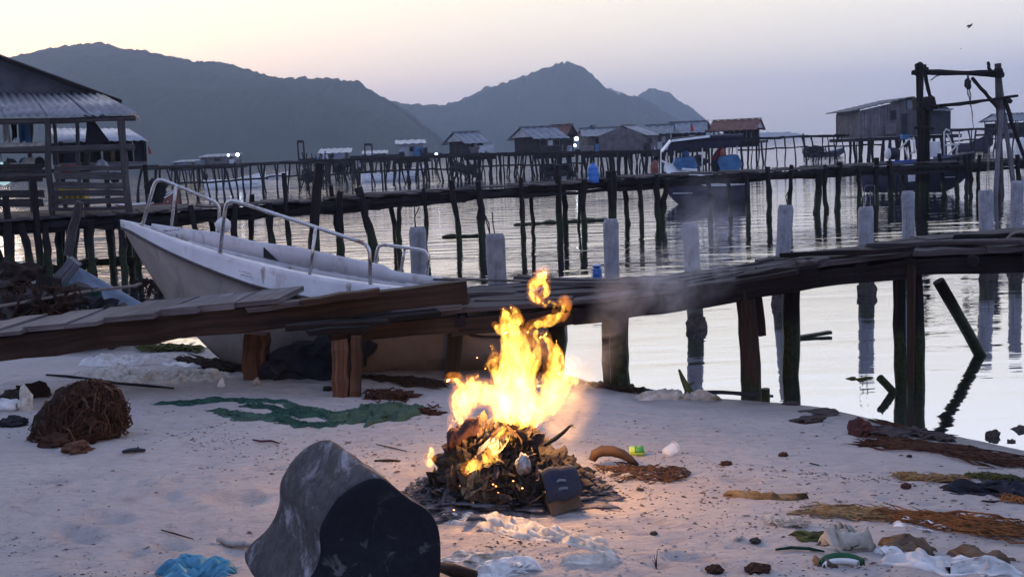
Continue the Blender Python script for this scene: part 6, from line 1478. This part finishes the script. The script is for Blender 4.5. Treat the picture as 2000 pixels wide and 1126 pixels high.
# rocks
for k, (x, y, sx_, sz, mt, lab) in enumerate(((1578, 824, .10, .035, 'rock', 'black wet board shaped stone on the bare wet sand'), (1685, 848, .09, .07, 'redrock', 'reddish dark pointed rock at the start of the wrack'), (1735, 852, .12, .04, 'rock', 'low black rock joined to the reddish one'), (1790, 850, .07, .04, 'rock', 'small black rock behind the wrack'), (1825, 808, .05, .03, 'rock', 'small pointed rock in the water beside the paired legs'), (1600, 806, .14, .018, 'rock', 'flat grey mound in the wet sand'), (1940, 858, .05, .05, 'rock', 'squat dark rock in the shallow water'), (1975, 868, .03, .03, 'rock', 'small dark stone in the shallow water'), (1990, 845, .10, .06, 'rock', 'black lump at the frame edge in the water'), (1545, 790, .06, .02, 'rock', 'dark stone at the foot of the tall wet pier leg'), (1870, 840, .12, .02, 'rock', 'low dark weed covered stone where the leaning pile reflects'), (1230, 762, .06, .04, 'weedg', 'mossy stone at the foot of the smoke veiled pier leg'))):  # the entry at the frame edge is a plain black lump
    g = S(x, y); mb = MB(); mb.lump(g + Vector((0, 0, sz * .3)), (sx_, sx_ * .6, sz), .6, 3, 2, k + 20); one(mb, 'rock', M[mt], lab, 'rock')
# small footwear-like items
g = S(262, 882); t = thing('sandal', 'dark slipper lying flat right of the root ball', 'slipper', g)
mb = MB(); mb.grid(lambda u, v: g + Vector(((u - .5) * .13, (v - .5) * .035 * (1 + .4 * math.sin(u * 5)), .008 + .008 * math.sin(u * 3))), 12, 3); mb.build('sole', M['boatdark'], t, True, solid=.012)
mb = MB(); mb.tube([g + Vector((.02, -.02, .01)), g + Vector((.025, 0, .03)), g + Vector((.02, .02, .01))], .005, 6); mb.build('strap', M['blackcloth'], t, True)
# white cone bits near hull
for x, y, h, mt, lab in ((432, 756, .07, 'whiteplastic', 'white pointed shell like scrap standing near the short post'), (500, 752, .06, 'tarp', 'smaller pale pointed scrap right of the white one')):
    g = S(x, y); mb = MB(); P = [(.0, 0, h), (-.03, 0, 0), (.03, .01, 0)]; mb.tube([g, g + Vector((.005, 0, h * .5)), g + Vector((.018, 0, h))], [.035, .026, .004], 6, .15); one(mb, 'plastic_scrap', M[mt], lab, 'scrap')
# ================================================================ root ball
def rootball():
    g = S(140, 858); c = g + Vector((0, .12, 0)); t = thing('root_ball', 'dome of tangled brown roots torn from a palm, on the left sand', 'root ball', c)
    rx, rz = .30, .31
    mb = MB(); mb.lump(c + Vector((0, 0, .03)), (rx * .86, rx * .7, rz * .86), .25, 4, 2, 3, -.2); mb.build('soil_core', M['dirt'], t)
    def rt(n, r0, mt, nm, sub):
        mb = MB()
        for k in range(n):
            a = U(0, 6.28); el = U(.0, 1.5); P = []; da = U(-.8, .8); l0 = U(.1, .5)
            for i in range(8):
                e = el + (i / 7) * l0 * random.choice((-1, 1)) if i == 0 else e + U(-.12, .06) * 2; aa = a + da * i / 7 + U(-.08, .08); R_ = 1 + .10 * rnd() + (.08 * math.sin(i) if k % 3 == 0 else 0)
                e = min(1.55, max(-.15, e)); P.append(c + Vector((math.cos(aa) * math.cos(e) * rx * R_ * .9, math.sin(aa) * math.cos(e) * rx * .78 * R_, .02 + math.sin(max(e, 0)) * rz * R_ * .95)))
            r = r0 * U(.5, 1.4); mb.tube(P, [r, r, r, r * .9, r * .8, r * .7, r * .5, r * .2], 4)
        [v.__setattr__('x', v.x + .28 * (v.z - c.z)) for v in mb.v]; stuff(mb.build(nm, M[mt], t)) if sub else mb.build(nm, M[mt], t)
    rt(620, .0028, 'root', 'fine_roots', True); rt(180, .0028, 'rootl', 'fine_roots', True)
    for k in range(46):
        mb = MB(); a = U(0, 6.28); e = U(.1, 1.4); P = []
        for i in range(7):
            e2 = e - i * U(.08, .2); aa = a + i * U(-.1, .12); R_ = 1.04 + .1 * math.sin(i * 1.3 + k); P.append(c + Vector((math.cos(aa) * math.cos(e2) * rx * R_ * .95, math.sin(aa) * math.cos(e2) * rx * .8 * R_, max(.0, math.sin(e2)) * rz * R_)))
        mb.tube(P, [.008, .008, .007, .006, .005, .004, .002], 5, .1); [v.__setattr__('x', v.x + .28 * (v.z - c.z)) for v in mb.v]; mb.build('root', M['rootl' if k % 3 else 'root'], t)
rootball()
for (x, y, sx_, sz, mt, lab, nm) in ((110, 872, .09, .06, 'root', 'soaked brown rag at the lower left of the root ball', 'rag'), (150, 880, .08, .045, 'rootl', 'twisted brown husk in front of the root ball', 'husk'), (70, 856, .05, .025, 'orange', 'small orange scrap left under the root ball', 'scrap'), (52, 800, .05, .12, 'sack', 'pale knotted bag propped left of the root ball', 'plastic bag'), (25, 830, .10, .05, 'black', 'black soaked lump by the frame edge left of the root ball', 'lump'), (12, 800, .12, .06, 'whiteplastic', 'white sheet scrap at the frame edge behind the black lump', 'scrap'), (60, 775, .14, .08, 'dirt', 'dark soil clod behind the pale bag', 'clod'), (30, 778, .10, .06, 'rock', 'dark matted rope coil at the frame edge', 'coil')):
    g = S(x, y); mb = MB(); mb.lump(g + Vector((0, 0, sz * .25)), (sx_, sx_ * .6, sz), .7, 3, 2.4, x); one(mb, nm.replace(' ', '_'), M[mt], lab, nm, None, nm in ('scrap',))
# ================================================================ heap by the left shore
def dp(px, py, Y, z=None):
    return at(px, py, Y)
mb = MB(); 
for k in range(52): mb.lump(at(*((U(-50, 105), U(572, 655)) if k % 3 else (U(90, 225), U(628, 650))), U(11.3, 12.9)), (U(.08, .34), .22, U(.06, .2)), 1.3, 3, 3, k)
one(mb, 'debris_heap', M['rock'], 'dark heap of mud and flotsam on the shore behind the gangway', 'debris heap')
A = at(150, 520, 12.6); mb = MB()
def tp(u, v):
    a = -1.1 + 2.6 * u; r = .95 * v * (1 + .12 * math.sin(a * 5)); return A + Vector((math.sin(a) * r * 1.05 + .20 * v, -math.cos(a) * r * .45, -.80 * v + .04 * math.sin(a * 7) * v))
mb.grid(tp, 26, 12); one(mb, 'tarpaulin', M['greytarp'], 'blue grey tarpaulin draped like a cone over a leaning timber', 'tarpaulin', None, True, .015)
def timber(label, x0, y0, x1, y1, Y, wd, th, mt='wmid', log=False, Y1=None):
    mb = MB(); p, q = at(x0, y0, Y), at(x1, y1, Y1 or Y)
    if log: mb.log(p, q, wd / 2, n=9, seg=7, bend=.05, knob=.1)
    else: mb.beam(p, q, wd, th, (0, 1, 0), .015, 5)
    one(mb, 'timber', M[mt], label, 'timber')
timber('wide grey timber leaning up against the cone shaped tarpaulin', 84, 590, 148, 508, 12.3, .15, .10, 'wgrey')
timber('crooked pole rising from the shore heap beside the leaning timber', 132, 500, 156, 394, 13.2, .11, .1, 'wmid', True)
timber('dark pole leaning at the frame edge over the shore heap', -14, 470, 40, 640, 12.0, .09, .1, 'wdark', True)
timber('short pale stick jutting from the heap below the tarpaulin', 122, 622, 146, 634, 10.9, .03, .02, 'driftwood')
timber('thin cane in the shore heap, lower of the crossed pair', 30, 572, 104, 650, 11.6, .02, .02, 'wgrey', True)
timber('thin cane in the shore heap, upper of the crossed pair', 22, 580, 72, 648, 11.5, .02, .02, 'wgrey', True)
for k, (x, y, s, mt, lab) in enumerate(((38, 560, .16, 'whiteplastic', 'white rag caught in the left part of the shore heap'), (70, 556, .13, 'whiteplastic', 'smaller white rag right of the first in the shore heap'), (30, 640, .12, 'tarp', 'pale bag at the foot of the shore heap'), (172, 618, .15, 'whiteplastic', 'whitish patch of sheet under the tarpaulin hem'), (185, 606, .22, 'black', 'black sodden bundle at the tarpaulin hem nearest the boat'), (205, 615, .14, 'dirt', 'low dark clump between the tarpaulin and the boat'), (140, 592, .3, 'net', 'dark green net lying on the tarpaulin'), (28, 545, .3, 'dirt', 'matted dark net hump at the left of the heap'))):
    mb = MB(); mb.lump(at(x, y, 12.0 if y < 600 else 11.5), (s, s * .6, s * .6), .7, 3, 2.5, k + 3); one(mb, 'rag', M[mt], lab, 'rag')
mb = MB(); 
for k in range(170):
    x, y = U(-20, 150), U(550, 645); p = at(x, y, U(11.1, 11.9)); P = [p + Vector((U(-.3, .3) * i / 3, U(-.1, .1), -.02 + U(-.05, .1) * i - (.04 * i * i))) for i in range(4)]; mb.tube(P, U(.006, .016), 4)
o = one(mb, 'tangled_twigs', M['root'], 'tangle of dark twigs and rope over the shore heap', 'twigs'); stuff(o)
mb = MB(); P = [at(-20, 601, 10.9), at(60, 588, 11.2), at(130, 575, 11.5), at(200, 565, 11.9), at(262, 558, 12.3), at(290, 549, 12.6)]; mb.tube(P, .017, 7, .1); one(mb, 'rope', M['rope'], 'taut weedy rope stretched low across the water from the left edge to the hull', 'rope')
mb = MB()
for k in range(26): p = at(U(268, 302), U(546, 560), 12.45); mb.tube([p, p + Vector((U(-.05, .05), 0, U(-.02, .03))), p + Vector((U(-.12, .12), 0, U(-.2, .02)))], [.02, .014, .004], 5)
one(mb, 'seaweed', M['dirt'], 'clump of dark seaweed hanging on the taut rope near the hull', 'seaweed')
# ================================================================ litter spread on the sand
def litter():
    mb = MB(); rs = random.Random(5)
    def bit(x, y, s, flat=.3):
        z = T(x, y); b = len(mb.v); a = rs.gauss(-.15, .5); ca, sa = math.cos(a), math.sin(a); n = rs.choice((4, 5, 6)); el = rs.uniform(.10, .45)
        for i in range(n):
            t_ = 6.283 * i / n; r = s * rs.uniform(.7, 1.2); u, v = math.cos(t_) * r, math.sin(t_) * r * el; mb.v.append(Vector((x + u * ca - v * sa, y + u * sa + v * ca, z + .001 + rs.uniform(0, flat * .5) * s)))
        mb.v.append(Vector((x, y, z + s * flat * 1.3 + .002)))
        for i in range(n): mb.face((b + i, b + (i + 1) % n, b + n))
    for k in range(13000):
        px, py = rs.uniform(-30, 2030), rs.uniform(760, 1140) ** 1.0
        g = G(px, py, .33)
        dens = .04 + 2.2 * max(0, float(vnoise(g.x * 1.6, g.y * 3.6, 41)) - .14) + .8 * math.exp(-(((px - 1250) / 260) ** 2 + ((py - 930) / 60) ** 2)) + .6 * math.exp(-(((px - 620) / 200) ** 2 + ((py - 880) / 60) ** 2)) + .9 * math.exp(-((py - (838 + (px - 1130) * .12)) / 9) ** 2) * (1100 < px < 1850)
        if rs.random() > dens: continue
        if T(g.x, g.y) < .02: continue
        s = rs.uniform(.003, .0135) * (1.8 if rs.random() < .08 else 1)
        bit(g.x, g.y, s)
    return mb
mb = litter(); stuff(mb.build('leaf_litter', M['chips']), 'brown leaf crumbs and tiny chips scattered over the sand', 'litter')
def clods():
    mb = MB(); rs = random.Random(9)
    for k in range(3500):
        px, py = rs.uniform(-30, 2030), rs.uniform(800, 1140); g = G(px, py, .33)
        if float(vnoise(g.x * 2.1, g.y * 3, 21)) + rs.uniform(-.2, .2) < .08 or T(g.x, g.y) < .05: continue
        s = rs.uniform(.003, .011); z = T(g.x, g.y); b = len(mb.v)
        for v in ((1, 0, 0), (0, 1, 0), (-1, 0, 0), (0, -1, 0), (.1, .1, .7)): mb.v.append(Vector((g.x, g.y, z)) + Vector((v[0] * s * rs.uniform(.7, 1.5), v[1] * s, v[2] * s)))
        for i in range(4): mb.face((b + i, b + (i + 1) % 4, b + 4))
    return mb
stuff(clods().build('sand_clods', M['sand'], None), 'small loose crumbs of sand on the beach', 'sand')
